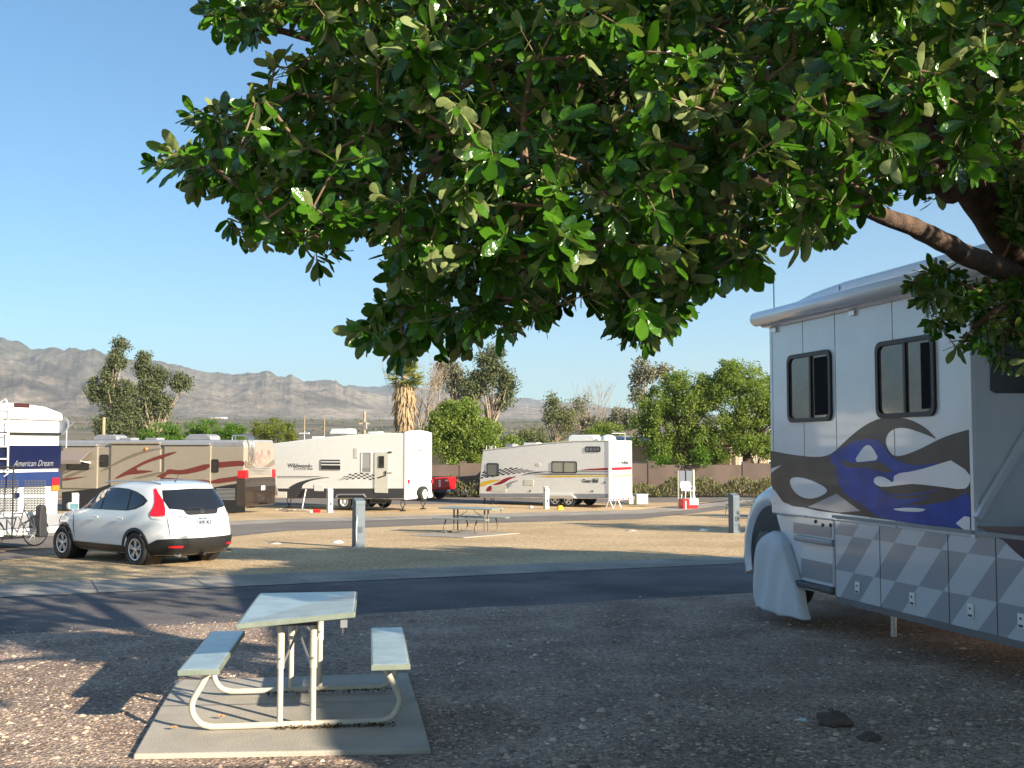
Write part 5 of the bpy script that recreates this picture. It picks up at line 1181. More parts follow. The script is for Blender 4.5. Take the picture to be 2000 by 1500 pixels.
def tree(name,label,cat,base,blobs,lm,n,ls,trunk_r=.25,bark=None,group=None,clump=.55,k=26,lean=(0,0),limbs=True,asp=.55,droop=0,fork=.35,bare=0):
    """blobs: (x,y,z,rx,ry,rz) world ellipsoids"""
    rg=np.random.default_rng(abs(hash(label))%100000 if 0 else sum(map(ord,label))); rr=random.Random(sum(map(ord,label)))
    base=Vector(base); t=thing(name,label,cat,base,0,group); bark=bark or BARK
    allP=[];cl=[]
    vol=np.array([b[3]*b[4]*b[5] for b in blobs])**.67; vol/=vol.sum()
    for b,fv in zip(blobs,vol):
        nb=int(n*fv); kb=max(4,int(k*len(blobs)*fv))
        c=nrm(rg.normal(size=(kb,3)))*(rg.random(kb)[:,None]**.45)*np.array(b[3:6])*.86
        rc=clump*(.6+.8*rg.random(kb))
        idx=rg.integers(0,kb,nb); off=nrm(rg.normal(size=(nb,3)))*(rg.random(nb)[:,None]**.5)*rc[idx][:,None]
        off[:,2]*=.75 
        if droop: off[:,2]-=droop*rg.random(nb)*rc[idx]
        allP.append(c[idx]+off+np.array(b[:3])); cl.append(c+np.array(b[:3]))
    P=np.concatenate(allP)-np.array(base)[None]; n_=len(P); CL=np.concatenate(cl)-np.array(base)[None]
    P[:,2]=np.maximum(P[:,2],.05)
    D=nrm(rg.normal(size=(n_,3))); N=nrm(rg.normal(size=(n_,3))+np.array([.2,-.1,.9])*.9)
    L=ls*(.6+.8*rg.random(n_)); 
    leafmesh('crown',P,D,N,L,L*asp,[lm],t,rg=rg)
    m=MB(); top=Vector((sum(b[0] for b in blobs)/len(blobs),sum(b[1] for b in blobs)/len(blobs),max(b[2]+b[5]*.3 for b in blobs)))-base
    fk=Vector((top.x*fork,top.y*fork,top.z*fork))
    m.tube([(0,0,-.2),fk*.5+Vector((rr.uniform(-.1,.1),0,0)),fk],[trunk_r*1.2,trunk_r,trunk_r*.85],bark,10); m.build('trunk',bark,t)
    if limbs:
        m=MB()
        for i in rr.sample(range(len(CL)),min(len(CL),34)):
            c=Vector(CL[i]); mid=fk.lerp(c,.5)+Vector((rr.uniform(-.3,.3),rr.uniform(-.3,.3),rr.uniform(0,.5)*(c-fk).length*.25))
            m.tube([fk,fk.lerp(mid,.5)+Vector((0,0,.1)),mid,c],[trunk_r*.45,trunk_r*.32,trunk_r*.2,trunk_r*.05],bark,5,cap=False)
        m.build('limbs',bark,t)
    return t
def B(px,py,Y,rx,rz,ry=None):   # blob from pixels: radii in px
    p=at(px,py,Y); s=Y/F; return (p.x,p.y,p.z,rx*s,(ry or rx)*s,rz*s)
LM=lambda nm,cols,tr=.3:rndmat(nm,cols,.6,trans=tr)
EUC=LM('eucalyptus_leaves',[(.05,.065,.025),(.095,.115,.045),(.16,.17,.08),(.08,.1,.045)],.2)
EUG=LM('grey_eucalyptus_leaves',[(.1,.1,.06),(.17,.17,.11),(.26,.24,.17)],.15)
MESQ=LM('mesquite_leaves',[(.045,.10,.008),(.085,.17,.015),(.14,.25,.03)],.35)
MESD=LM('bright_mesquite_leaves',[(.09,.13,.02),(.17,.23,.04),(.27,.33,.08)],.4)
YGR=LM('palo_verde_leaves',[(.11,.14,.015),(.17,.2,.03)],.3)
SCR=LM('scrub_leaves',[(.1,.11,.045),(.17,.17,.07),(.09,.12,.04)],.2)
HEDG=LM('hedge_leaves',[(.12,.11,.05),(.2,.18,.08),(.1,.12,.035),(.26,.22,.12)],.15)
def gb(px,Y): p=at(px,900,Y); return (p.x,Y,gz(Y))
def gb2(px,Y): p=at(px,900,Y); return (p.x,Y,tz(p.x,Y))
# eucalyptus pair on the left
tree('eucalyptus_tree','tall grey green eucalyptus with a wispy top, left one of the left pair','tree',gb2(225,118),[B(228,705,118,15,32),B(212,760,118,22,50),B(245,780,118,20,56),B(184,765,118,12,30),B(225,830,118,44,32),B(236,674,118,11,14)],EUC,22000,.3,.35,BARKP,'eucalyptus trees',clump=.75,k=52)
tree('eucalyptus_tree','tall grey green eucalyptus with pale limbs, right one of the left pair','tree',gb2(300,120),[B(282,718,120,16,34),B(292,765,120,26,44),B(312,735,120,13,24),B(352,750,120,20,20),B(270,820,120,32,36),B(318,790,120,14,30)],EUC,20000,.3,.35,BARKP,'eucalyptus trees',clump=.75,k=48,fork=.25)
tree('eucalyptus_tree','grey leaved eucalyptus behind the bare branched tree','tree',gb2(900,120),[B(880,725,120,26,38),B(860,740,120,12,30),B(910,760,120,40,25)],EUG,7000,.33,.3,BARKP,'eucalyptus trees',clump=1.0,k=20)
tree('eucalyptus_tree','broad olive eucalyptus with pale forks in the middle distance','tree',gb2(955,112),[B(955,720,112,34,34),B(985,745,112,26,22),B(930,750,112,30,30),B(985,780,112,16,30),B(965,690,112,18,14)],EUC,8500,.33,.3,BARKP,'eucalyptus trees',clump=.9,k=22)
tree('eucalyptus_tree','thin grey eucalyptus reaching up left of the big mesquite','tree',gb2(1262,105),[B(1260,735,105,26,26),B(1242,765,105,14,20),B(1290,725,105,18,16),B(1255,710,105,10,10)],EUG,2600,.32,.22,BARKP,'eucalyptus trees',clump=.8,k=20)
# green mesquites
tree('mesquite_tree','round bright green mesquite between the two white trailers','tree',gb(890,78),[B(890,820,78,62,42),B(850,850,78,44,40),B(940,850,78,56,40),B(905,885,78,50,26),B(990,868,78,34,20),B(900,795,78,40,20)],MESD,34000,.2,.25,None,'mesquite trees',clump=.55,k=42,droop=.6)
tree('mesquite_tree','large mesquite shading the wall, left half of the big green mass','tree',gb(1330,75),[B(1345,780,75,66,52),B(1290,800,75,52,62),B(1262,830,75,30,50),B(1320,740,75,36,20),B(1380,770,75,44,40),B(1300,860,75,40,36),B(1360,850,75,60,34),B(1285,885,75,34,26),B(1340,895,75,50,22)],MESD,44000,.18,.3,None,'mesquite trees',clump=.55,k=40,droop=.6)
tree('mesquite_tree','large mesquite touching the graphic motorhome, right half of the green mass','tree',gb(1460,74),[B(1450,755,74,66,60),B(1400,745,74,40,34),B(1430,720,74,44,24),B(1490,800,74,54,60),B(1420,830,74,40,34),B(1540,780,74,60,70),B(1455,845,74,60,44),B(1400,880,74,40,24),B(1490,870,74,40,30)],MESD,44000,.18,.3,None,'mesquite trees',clump=.55,k=40,droop=.6)
tree('mesquite_tree','small low mesquite drooping over the block wall','tree',gb(1385,72.3),[B(1372,888,70.5,18,22),B(1290,900,71.5,20,16)],MESQ,2500,.14,.1,None,'mesquite trees',clump=.4,k=14,droop=.5)
for i,(px,py,rx,rz,Y,mt,lb) in enumerate(((320,845,50,22,92,MESQ,'dark green low bush left of the tan roof unit, nearest the eucalyptus'),(400,842,56,26,94,MESQ,'wide green bush rising over the middle of the tan motorhome roof'),(455,846,30,20,92,MESQ,'small green bush right of the tan roof unit'),(535,838,50,28,96,YGR,'yellow green palo verde between the tan motorhome and fifth wheel'),(1180,840,40,16,95,MESD,'low bright bush above the toy hauler roof'))):
    tree('bush',lb,'bush',gb(px,Y),[B(px,py,Y,rx,rz),B(px-rx*.4,py+12,Y,rx*.6,rz*.8),B(px+rx*.4,py+14,Y,rx*.6,rz*.8)],mt,6500,.17,.12,None,'bushes behind the trailers',clump=.5,k=18)
tree('scrub_tree','thin leafed tree with tall shoots left of the bare snag','tree',gb(1085,98),[B(1080,800,98,24,38),B(1100,825,98,34,34),B(1078,775,98,10,14),B(1040,850,98,26,20)],SCR,3600,.24,.14,BARKP,'sparse trees',clump=.7,k=18)
tree('scrub_tree','sparse brownish tree with bare tips over the toy hauler roof','tree',gb(1135,100),[B(1135,800,100,20,34),B(1150,830,100,28,24)],EUG,2400,.22,.16,BARKP,'sparse trees',clump=.7,k=16)
tree('scrub_tree','low greyish tree left of the large mesquite','tree',gb(1220,102),[B(1225,820,102,36,28),B(1190,835,102,26,18)],EUG,3400,.26,.14,BARKP,'sparse trees',clump=.8,k=16)
tree('scrub_tree','low olive tree beside the round mesquite','tree',gb(1030,92),[B(1030,860,92,40,24),B(1070,868,92,30,16)],SCR,3600,.2,.12,BARKP,'sparse trees',clump=.6,k=16)
# bare branched trees
def snag(px,py,Y,label,seed,h_px,spread):
    r=random.Random(seed); b=gb(px,Y); t=thing('bare_tree',label,'tree',b,0,'bare trees'); H=at(px,py,Y).z-b[2]; m=MB()
    def br(p,d,L,rd,lv):
        q=p+d*L; mid=p+d*L*.5+Vector((r.uniform(-.06,.06),0,r.uniform(-.04,.06)))*L
        m.tube([p,mid,q],[rd,rd*.8,rd*.6],BARKP,5,cap=False)
        if lv==0: return
        for _ in range(3 if lv>1 else 3):
            dd=(d+Vector((r.uniform(-1,1)*spread,r.uniform(-.5,.5)*spread,r.uniform(-.1,.4)))).normalized(); br(mid.lerp(q,r.random()),dd,L*r.uniform(.5,.75),rd*.5,lv-1)
    for i in range(5): br(Vector((r.uniform(-.6,.6),r.uniform(-.3,.3),0)),Vector((r.uniform(-.22,.22),0,1)).normalized(),H*r.uniform(.4,.55),.1,4)
    m.build('trunk',BARKP,t); return t
snag(830,690,100,'bare grey tree beside the palm',3,0,.55); snag(1150,768,104,'bare snag poking above the sparse trees',5,0,.5)
# fan palm
def palm(px,Y):
    b=gb2(px,Y); t=thing('fan_palm','fan palm with a skirt of dead fronds right of the utility pole','palm tree',b,0); s=Y/F; r=random.Random(4)
    zc=at(px,735,Y).z-b[2]; m=MB(); m.tube([(0,0,-.2),(.1,0,zc*.5),(0,0,zc)],[.4,.33,.28],BARKP,10); m.build('trunk',BARKP,t)
    dead=rndmat('dead_fronds',[(.22,.17,.12),(.34,.26,.16),(.45,.32,.17)],.9); gm=rndmat('palm_leaves',[(.09,.12,.02),(.16,.2,.04),(.3,.27,.08)],.6,trans=.2)
    n=2600; a=NR.random(n)*6.283; z=zc-.3-NR.random(n)*zc*.78; f=(zc-z)/zc; rad_=(1.35*(1-f)**.8+.42)*(.5+.5*NR.random(n))*np.where(f<.12,.8,1)
    P=np.stack([np.cos(a)*rad_*.6,np.sin(a)*rad_*.6,z],1); D=np.stack([np.cos(a)*.25,np.sin(a)*.25,-np.ones(n)],1)+NR.normal(size=(n,3))*.15
    leafmesh('dead_frond_skirt',P,D,np.stack([np.cos(a),np.sin(a),np.full(n,.2)],1),.9*(.5+NR.random(n)),.14+.12*NR.random(n),[dead],t,rnd=np.clip(1-f+NR.normal(size=n)*.25,0,1))
    Ps=[];Ds=[];Ns=[];Ls=[]
    for k in range(46):
        az=r.random()*6.283; el=r.uniform(-.7,1.35); d=Vector((math.cos(az)*math.cos(el),math.sin(az)*math.cos(el),math.sin(el))); L=r.uniform(.7,1.1)
        c=Vector((0,0,zc))+d*L; u=d.cross(Vector((0,0,1))); u=u.normalized() if u.length>.01 else Vector((1,0,0)); v=d.cross(u)
        for j_ in range(17):
            an=(j_-8)/8*1.5; dd=(d*math.cos(an)+u*math.sin(an)+Vector((0,0,-.25*abs(an)))).normalized(); Ps.append(c);Ds.append(dd);Ns.append(v);Ls.append(r.uniform(.75,1.15)*(1 if el>-.2 else 1.1))
        
    Ps,Ds,Ns,Ls=map(np.array,(Ps,Ds,Ns,Ls)); leafmesh('crown',Ps,Ds,Ns,Ls,Ls*.09,[gm],t,rnd=np.repeat(np.random.default_rng(1).random(46),17),bend=.5)
palm(789,100)
# hedge / dry shrubs in front of the wall: uncountable undergrowth
def hedge(name,x0,x1,y,h,n,mat,seed):
    rg=np.random.default_rng(seed); x=x0+(x1-x0)*rg.random(n); k=(np.sin(x*1.3)+np.sin(x*3.1+1)+np.sin(x*.45+2))/6+.72
    z=rg.random(n)**.7*h*k; yy=y+(rg.random(n)-.5)*2.2; P=np.stack([x,yy,gz(y)+z],1)
    D=nrm(rg.normal(size=(n,3))*.5+np.array([0,0,1])); N=nrm(rg.normal(size=(n,3))); L=.22*(.5+rg.random(n)); o=leafmesh(name,P,D,N,L,L*.3,[mat],None,rg=rg); tag(o,kind='stuff')
hedge('undergrowth',-6,30,68.3,1.15,26000,HEDG,5)
hedge('undergrowth',-45,-16,100,1.6,9000,SCR,6)
# red flowering shrubs near the house
tree('flowering_shrub','red flowered shrub in the shade under the big mesquite','shrub',(18.5,80,gz(80)),[(18.3,80,2.2,1.7,1,.8),(16.8,80,2.5,.9,.8,.6)],rndmat('red_leaves',[(.12,.02,.012),(.2,.05,.03),(.05,.07,.02)],.7),1600,.2,.08,clump=.4,k=12)
# desert trees on the far plain, uncountable scrub
def far_scrub():
    rg=np.random.default_rng(12); Ps=[];Ls=[]
    while len(Ps)<9000:
        y=rg.uniform(150,1400); x=rg.uniform(-.62,.3)*y; 
        if noise.noise(Vector((x*.012,y*.012,7)))<-.05: continue
        c=Vector((x,y,tz(x,y))); 
        for _ in range(5): Ps.append((c.x+rg.normal()*1.2,c.y+rg.normal(),c.z+abs(rg.normal())*.9)); Ls.append(1.6+rg.random()*1.4)
    P=np.array(Ps); n=len(P); o=leafmesh('desert_scrub',P,nrm(rg.normal(size=(n,3))),nrm(rg.normal(size=(n,3))+np.array([0,0,1])),np.array(Ls),np.array(Ls)*.6,[SCR],None,rg=rg); tag(o,kind='stuff')
far_scrub()
# ================================================================ MOUNTAINS
MT=bpy.data.materials.new('mountain'); n,l=nodes(MT); b=n['Principled BSDF']; b.inputs['Roughness'].default_value=1; b.inputs['Specular IOR Level'].default_value=0
g_=n.new('ShaderNodeNewGeometry'); no=n.new('ShaderNodeTexNoise'); no.inputs['Scale'].default_value=.004; no.inputs['Detail'].default_value=10; no.inputs['Roughness'].default_value=.65; l.new(g_.outputs['Position'],no.inputs['Vector'])
r_=n.new('ShaderNodeValToRGB'); e=r_.color_ramp.elements; e[0].position=.36; e[0].color=(.12,.10,.08,1); e[1].position=.62; e[1].color=(.47,.38,.30,1); l.new(no.outputs['Fac'],r_.inputs['Fac'])
n2=n.new('ShaderNodeTexNoise'); n2.inputs['Scale'].default_value=.03; n2.inputs['Detail'].default_value=8; n2.inputs['Roughness'].default_value=.75; l.new(g_.outputs['Position'],n2.inputs['Vector'])
r2=n.new('ShaderNodeValToRGB'); r2.color_ramp.elements[0].position=.42; r2.color_ramp.elements[1].position=.58; r2.color_ramp.elements[0].color=(.55,.6,.55,1); l.new(n2.outputs['Fac'],r2.inputs['Fac'])
sz3=n.new('ShaderNodeSeparateXYZ'); l.new(g_.outputs['Position'],sz3.inputs[0]); mz=n.new('ShaderNodeMapRange'); mz.inputs['From Min'].default_value=150; mz.inputs['From Max'].default_value=330; l.new(sz3.outputs['Z'],mz.inputs['Value'])
mv=n.new('ShaderNodeMix'); mv.data_type='RGBA'; l.new(mz.outputs[0],mv.inputs[0]); l.new(r_.outputs['Color'],mv.inputs[6]); mv.inputs[7].default_value=(.14,.14,.11,1)
mm=n.new('ShaderNodeMix'); mm.data_type='RGBA'; mm.blend_type='MULTIPLY'; mm.inputs[0].default_value=1; l.new(mv.outputs[2],mm.inputs[6]); l.new(r2.outputs['Color'],mm.inputs[7]); l.new(mm.outputs[2],b.inputs['Base Color'])
bp=n.new('ShaderNodeBump'); bp.inputs['Strength'].default_value=.7; bp.inputs['Distance'].default_value=18; l.new(n2.outputs['Fac'],bp.inputs['Height']); l.new(bp.outputs['Normal'],b.inputs['Normal'])
def mountains(name,sky,r0,rp,r1,a0,a1,na,nr_,seed,basepy):
    V=[]; 
    sx_=[math.atan2((p[0]-1000)/F,1) for p in sky]; sz_=[(ray(*p).z/math.hypot(ray(*p).x,ray(*p).y)) for p in sky]
    for i in range(na):
        a=a0+(a1-a0)*i/(na-1); tgt=float(np.interp(a,sx_,sz_))+.0007*noise.fractal(Vector((a*160,seed,0)),1,2,4); col=[]
        for j_ in range(nr_):
            q=j_/(nr_-1); r=r0+(r1-r0)*q; x,y=math.sin(a)*r,math.cos(a)*r
            ramp=min(1,max(0,(r-r0)/(rp-r0))); back=max(0,(r-rp)/(r1-rp)); pr=ramp**1.35*(1-back*.9)
            ua=a*rp; wz=noise.noise(Vector((ua*.0012,r*.0012,seed+4)))*1.2
            rd=noise.ridged_multi_fractal(Vector((ua*.0016+wz*.8,r*.0013,seed)),.95,2.1,7,1.0,2.0)
            fo=noise.ridged_multi_fractal(Vector((ua*.0036+wz*1.2,r*.0026,seed+9)),.95,2.2,6,1.0,2.0)
            h=pr*(.62+.16*rd+.05*fo)+ramp*(1-ramp)*.42*fo*(.4+.6*rd)
            col.append([x,y,r,max(0,h)])
        mx=max(c[3]*rp/c[2] for c in col)
        V.append((tgt,mx,col))
    # smooth the normaliser so valleys and ridges keep their shape
    mxs=np.array([v_[1] for v_ in V]); kw=41; mxs=np.convolve(np.pad(mxs,(kw//2,kw//2),mode='edge'),np.hanning(kw+2)[1:-1]/np.hanning(kw+2)[1:-1].sum(),mode='valid')
    vs=[]
    for i,(tgt,mx,col) in enumerate(V):
        mx=mxs[i]
        for x,y,r,h in col:
            zb=tz(x,y)-4; e=(tgt*rp-(tz(x*rp/r,y*rp/r)-4-CH)); vs.append((x,y,zb+h/mx*e))
    m=MB(); m.add(vs,[(i*nr_+k,i*nr_+k+1,(i+1)*nr_+k+1,(i+1)*nr_+k) for i in range(na-1) for k in range(nr_-1)],MT,True); o=m.build(name,MT); tag(o,kind='structure'); return o
SKY=[(-900,640),(-400,655),(-150,668),(0,660),(30,668),(60,680),(90,681),(120,680),(150,676),(175,682),(200,690),(260,703),(300,706),(340,711),(375,721),(420,729),(470,730),(505,727),(519,722),(530,729),(545,735),(552,736),(568,732),(582,739),(595,744),(640,741),(655,742),(668,752),(700,760),(740,768),(800,776),(860,784),(900,790),(1300,800),(1700,800),(3500,800)]
mountains('hills',SKY,2350,3500,5200,-.66,.12,950,100,2.3,810)
SKY2=[(-900,700),(500,760),(655,757),(680,752),(700,755),(720,757),(760,752),(800,756),(860,765),(930,770),(990,774),(1020,778),(1060,781),(1100,786),(1140,793),(1160,790),(1190,797),(1230,806),(1300,812),(1500,826),(1800,836),(3500,840)]
mountains('far_hills',SKY2,4300,5600,7000,-.42,.62,600,50,8.1,812)
# distant pale building on the plain
p=at(420,806,2000); t=thing('distant_building','tiny white buildings at the foot of the mountains','building',(p.x,p.y,tz(p.x,p.y)))
m=MB(); m.box(-11,9,-6,6,-2,1.8,STUC); m.box(13,22,-5,5,-2,1.4,WHITE); m.build('wall',WHITE,t); m=MB(); m.prism([(-7,1.8),(0,3.4),(7,1.8)],'x',-11.5,9.5,ALU); m.build('roof',ALU,t)
# ================================================================ HAZE
hz=MB(); hz.box(-8600,8600,-2900,6990,-230,500); 
HM=bpy.data.materials.new('haze_air'); n,l=nodes(HM); n.remove(n['Principled BSDF']); pv=n.new('ShaderNodeVolumePrincipled'); pv.inputs['Color'].default_value=(.78,.88,1,1); pv.inputs['Density'].default_value=HAZE; pv.inputs['Anisotropy'].default_value=.2
l.new(pv.outputs[0],n['Material Output'].inputs['Volume']); hz.mats=[HM]; 
if HAZE>0: tag(hz.build('haze',HM),kind='stuff')
# ================================================================ OFF-FRAME TREES THAT SHADE THE SITE
def shade_tree(x,y,r,h,label,n=7000,ls=.28):
    z=gz(y); tree('shade_tree',label,'tree',(x,y,z),[(x,y,z+h-r*.9,r,r,r*.85),(x-r*.5,y+r*.3,z+h-r*1.2,r*.7,r*.7,r*.6),(x+r*.5,y-r*.3,z+h-r*1.3,r*.7,r*.7,r*.7),(x,y,z+h-r*1.55,r*.8,r*.8,r*.6)],MESD,n,ls,.22,None,'shade trees beyond the frame',clump=.6,k=36)
shade_tree(9.3,12.5,3.2,7.8,'leafy tree hidden behind the graphic motorhome',20000,.36)
shade_tree(11.6,14.3,2.6,6.2,'leafy low tree hidden behind the rear half of the graphic motorhome',16000,.34)
shade_tree(15.4,28.0,2.3,6.0,'leafy tree beside the right hand lane out of frame')
shade_tree(24,34,3,7.5,'leafy tree standing far right out of frame')
# unseen trailer added behind the camera to shade the near ground
t=thing('travel_trailer','plain white trailer added unseen behind the photographer to shade the near gravel','trailer',(2.9,-2.05,0),0)
m=MB(); m.prism([(0,.5),(0,2.9),(.5,3.45),(10,3.45),(10,.5)],'y',0,2.6,TWHITE); m.build('body',TWHITE,t,bevel=.05)
m=MB(); m.box(.3,9.7,.2,2.4,.3,.5,BLACK); m.build('underframe',BLACK,t)
for x in (5.2,6.2):
    for y,s_ in ((2.42,1),(.18,-1)): wheel(t,x,y,.36,.36,.22,s_,'plain')
window_side(t,2.0,3.2,1.6,2.4,2.6); window_side(t,7,8.2,1.6,2.4,2.6)
# ================================================================ THE NEAR OAK
OAKL=rndmat('oak_leaves',[(.018,.06,.003),(.036,.115,.006),(.068,.175,.012),(.05,.14,.009)],.22,under=(.19,.235,.08),trans=.2,spec=.5,bump=60)
def inpoly(px,py,poly):
    c=False; n=len(poly); j=n-1
    for i in range(n):
        xi,yi=poly[i]; xj,yj=poly[j]
        if (yi>py)!=(yj>py) and px<(xj-xi)*(py-yi)/(yj-yi)+xi: c=not c
        j=i
    return c
CAN=[(395,-260),(388,10),(395,45),(440,55),(478,80),(492,90),(520,60),(560,75),(610,60),(600,110),(560,120),(520,128),(575,150),(470,188),(440,205),(375,205),(352,228),(390,240),(385,262),(345,275),(295,295),(300,325),(350,335),(380,370),(420,380),(480,400),(455,425),(450,450),(530,478),(545,505),(600,515),(650,525),(690,500),(702,452),(752,480),(748,560),(728,600),(678,632),(700,655),(735,680),(775,700),(830,672),(870,690),(925,672),(960,635),(1000,668),(1040,640),(1085,640),(1110,600),(1150,588),(1180,600),(1190,645),(1240,690),(1300,660),(1355,630),(1345,590),(1410,555),(1440,565),(1480,528),(1498,552),(1500,500),(1472,470),(1520,480),(1590,470),(1650,480),(1655,415),(1700,415),(1760,385),(1830,385),(1862,350),(1910,330),(1925,290),(1960,270),(2010,250),(2100,300),(2120,300),(2120,-260)]
CLUMP=[(1765,575),(1785,520),(1830,510),(1880,545),(1960,545),(2060,520),(2110,560),(2110,740),(2050,735),(1960,712),(1885,732),(1850,690),(1815,640)]
RIGHT=[(1950,300),(2010,310),(2100,330),(2100,560),(1990,470),(1965,430)]
rg=np.random.default_rng(21); rr=random.Random(21)
def edge_d(px,py,poly):
    d=1e9
    for i in range(len(poly)):
        a=poly[i]; b=poly[(i+1)%len(poly)]; ax,ay=b[0]-a[0],b[1]-a[1]; t_=max(0,min(1,((px-a[0])*ax+(py-a[1])*ay)/(ax*ax+ay*ay+1e-9))); d=min(d,math.hypot(px-a[0]-t_*ax,py-a[1]-t_*ay))
    return d
clusters=[]  # (pos, front?)
def put(poly,n,Yf,mind=14,seed=0):
    x0=min(p[0] for p in poly);x1=max(p[0] for p in poly);y0=min(p[1] for p in poly);y1=max(p[1] for p in poly); c=0; tries=0
    while c<n and tries<n*40:
        tries+=1; px,py=rr.uniform(x0,x1),rr.uniform(y0,y1)
        if not inpoly(px,py,poly): continue
        d=edge_d(px,py,poly)
        if d<mind and py>-100 and rr.random()<.75: continue
        nz=noise.noise(Vector((px*.011,py*.011,5+seed)))
        if nz<-.18 and rr.random()<.72: continue
        Y=Yf(px,py,d)
        if px>1480 and py>150 and 3.75<Y<5.2 and poly is CAN: Y=5.2+(Y-3.75)*.9
        clusters.append(at(px,py,Y)); c+=1
def Y_front(px,py,d): return 3.25-.35*min(1,max(0,(px-300)/1500))+.35*(rr.random())+.25*noise.noise(Vector((px*.006,py*.006,1)))-min(.25,d*.0015)
def Y_mid(px,py,d): return 3.4+rr.random()*(.5+min(2.0,d*.012))
def Y_back(px,py,d): return 4.0+rr.random()*min(2.8,.4+d*.014)
put(CAN,560,Y_front,10,0); put(CAN,1350,Y_mid,16,3); put(CAN,2900,Y_back,24,6)
put(CLUMP,190,lambda a,b,d:5.3+rr.random()*1.0,8,1); put(RIGHT,150,lambda a,b,d:5.25+rr.random()*.5,4,2)
NV=len(clusters)
# crown above the frame and round the trunk
for _ in range(1500):
    u=Vector((rr.gauss(0,1),rr.gauss(0,1),rr.gauss(0,1))).normalized()*rr.random()**.4
    p=Vector((3.4+u.x*4.2,8.0+u.y*3.4,5.5+u.z*2.3))
    if p.z<3.0 or p.y<6.1: continue
    d=p-Vector((0,0,CH)); pyy=None
    # keep the picture area below the leaf outline free
    v=(d.z*math.cos(PA)-d.y*math.sin(PA))/(d.y*math.cos(PA)+d.z*math.sin(PA)); py_=750-v*F; px_=1000+d.x/(d.y*math.cos(PA)+d.z*math.sin(PA))*F
    if not (py_<-40 or px_>2120) and not inpoly(px_,py_,CAN): continue
    if rr.random()<.25 and p.y<4.6: continue
    clusters.append(p)
for _ in range(130):  # unseen foliage added above the frame to darken the canopy behind
    u=Vector((rr.gauss(0,1),rr.gauss(0,1),rr.gauss(0,1))).normalized()*rr.random()**.4
    p=Vector((1.9+u.x*1.25,2.7+u.y*.85,4.0+u.z*.8))
    if p.z<2.05+.43*p.y or (p.x>2.75 and p.z<3.8): continue
    clusters.append(p)
for _ in range(2600):  # out-of-view crown over the camera, placed to shade the boughs
    p=Vector((rr.uniform(1.2,3.9),rr.uniform(-.3,2.3),rr.uniform(3.5,4.7)))
    if noise.noise(p*1.25+Vector((9,2,4)))<.17: continue
    clusters.append(p)
    n2_=globals().get('n2_',0)+1
    if n2_>70: break
for _ in range(170):  # unseen foliage added right of frame to shade the low leaf clump
    u=Vector((rr.gauss(0,1),rr.gauss(0,1),rr.gauss(0,1))).normalized()*rr.random()**.4
    clusters.append(Vector((4.7+u.x*1.0,3.75+u.y*.7,3.9+u.z*.55)))
CP=np.array([tuple(c) for c in clusters])
# ---- skeleton: main limbs as seed nodes, every cluster joined to the nearest node
limb_paths=[]
TB=Vector((3.9,6.4,0))
fork=at(2010,560,5.2)
limb_paths.append(([TB+Vector((0,0,-.2)),TB+Vector((-.05,-.05,.9)),Vector((3.6,6.25,1.9)),Vector((3.3,6.1,2.5)),at(2010,560,6.0)],[.25,.2,.16,.145,.13]))
limb_paths.append(([at(2010,560,6.0),at(1960,450,5.9),at(1900,370,5.7),at(1820,270,5.3),at(1650,150,4.8),at(1450,60,4.7),at(1250,-20,4.7)],[.115,.11,.095,.08,.06,.045,.025]))
limb_paths.append(([at(2040,575,6.0),at(1960,530,5.6),at(1890,498,5.3),at(1800,450,5.0),at(1700,412,4.7),at(1560,370,4.3),at(1400,330,4.25),at(1200,330,4.2),at(1000,390,4.1),at(860,470,4.0)],[.07,.06,.053,.045,.036,.03,.025,.02,.015,.01]))
limb_paths.append(([at(1868,370,5.6),at(1700,250,5.2),at(1450,200,4.9),at(1150,180,4.7),at(850,210,4.5),at(620,250,4.2),at(430,300,3.8)],[.09,.075,.06,.045,.032,.02,.01]))
limb_paths.append(([at(2010,560,6.0),at(2020,420,6.1),at(1990,250,6.1),at(1900,50,6.0),at(1700,-150,6.2)],[.13,.12,.10,.08,.04]))
limb_paths.append(([at(1450,200,4.9),at(1350,330,4.7),at(1280,470,4.5),at(1270,600,4.3)],[.04,.03,.018,.01]))
limb_paths.append(([at(1150,180,4.7),at(950,120,4.4),at(700,90,4.1),at(480,50,3.8)],[.035,.026,.017,.009]))
limb_paths.append(([at(2020,420,6.1),Vector((3.9,7.2,4.6)),Vector((4.6,7.5,5.8)),Vector((5.3,8.2,6.6))],[.11,.09,.06,.03]))
limb_paths.append(([at(2020,420,6.1),Vector((2.6,7.4,4.9)),Vector((1.4,7.6,6.0)),Vector((.6,8.0,6.8))],[.10,.08,.05,.03]))
limb_paths.append(([at(1820,270,5.3),Vector((2.2,3.9,3.75)),Vector((2.3,2.7,4.0)),Vector((2.3,1.0,4.1))],[.05,.04,.03,.015]))
limb_paths.append(([at(2010,560,6.0),at(1960,600,5.4),at(1900,640,5.6)],[.03,.02,.012]))
oak=thing('oak_tree','broad evergreen oak whose leafy boughs hang across the top of the picture','tree',TB,0)
OB=np.array(tuple(TB))
BARK2=M('oak_bark',(.085,.052,.034),.95,var=.6,vs=14,bump=.55,bs=70)
nodes_=[]; parent=[]; rad0=[]
tr=MB(); lb=MB()
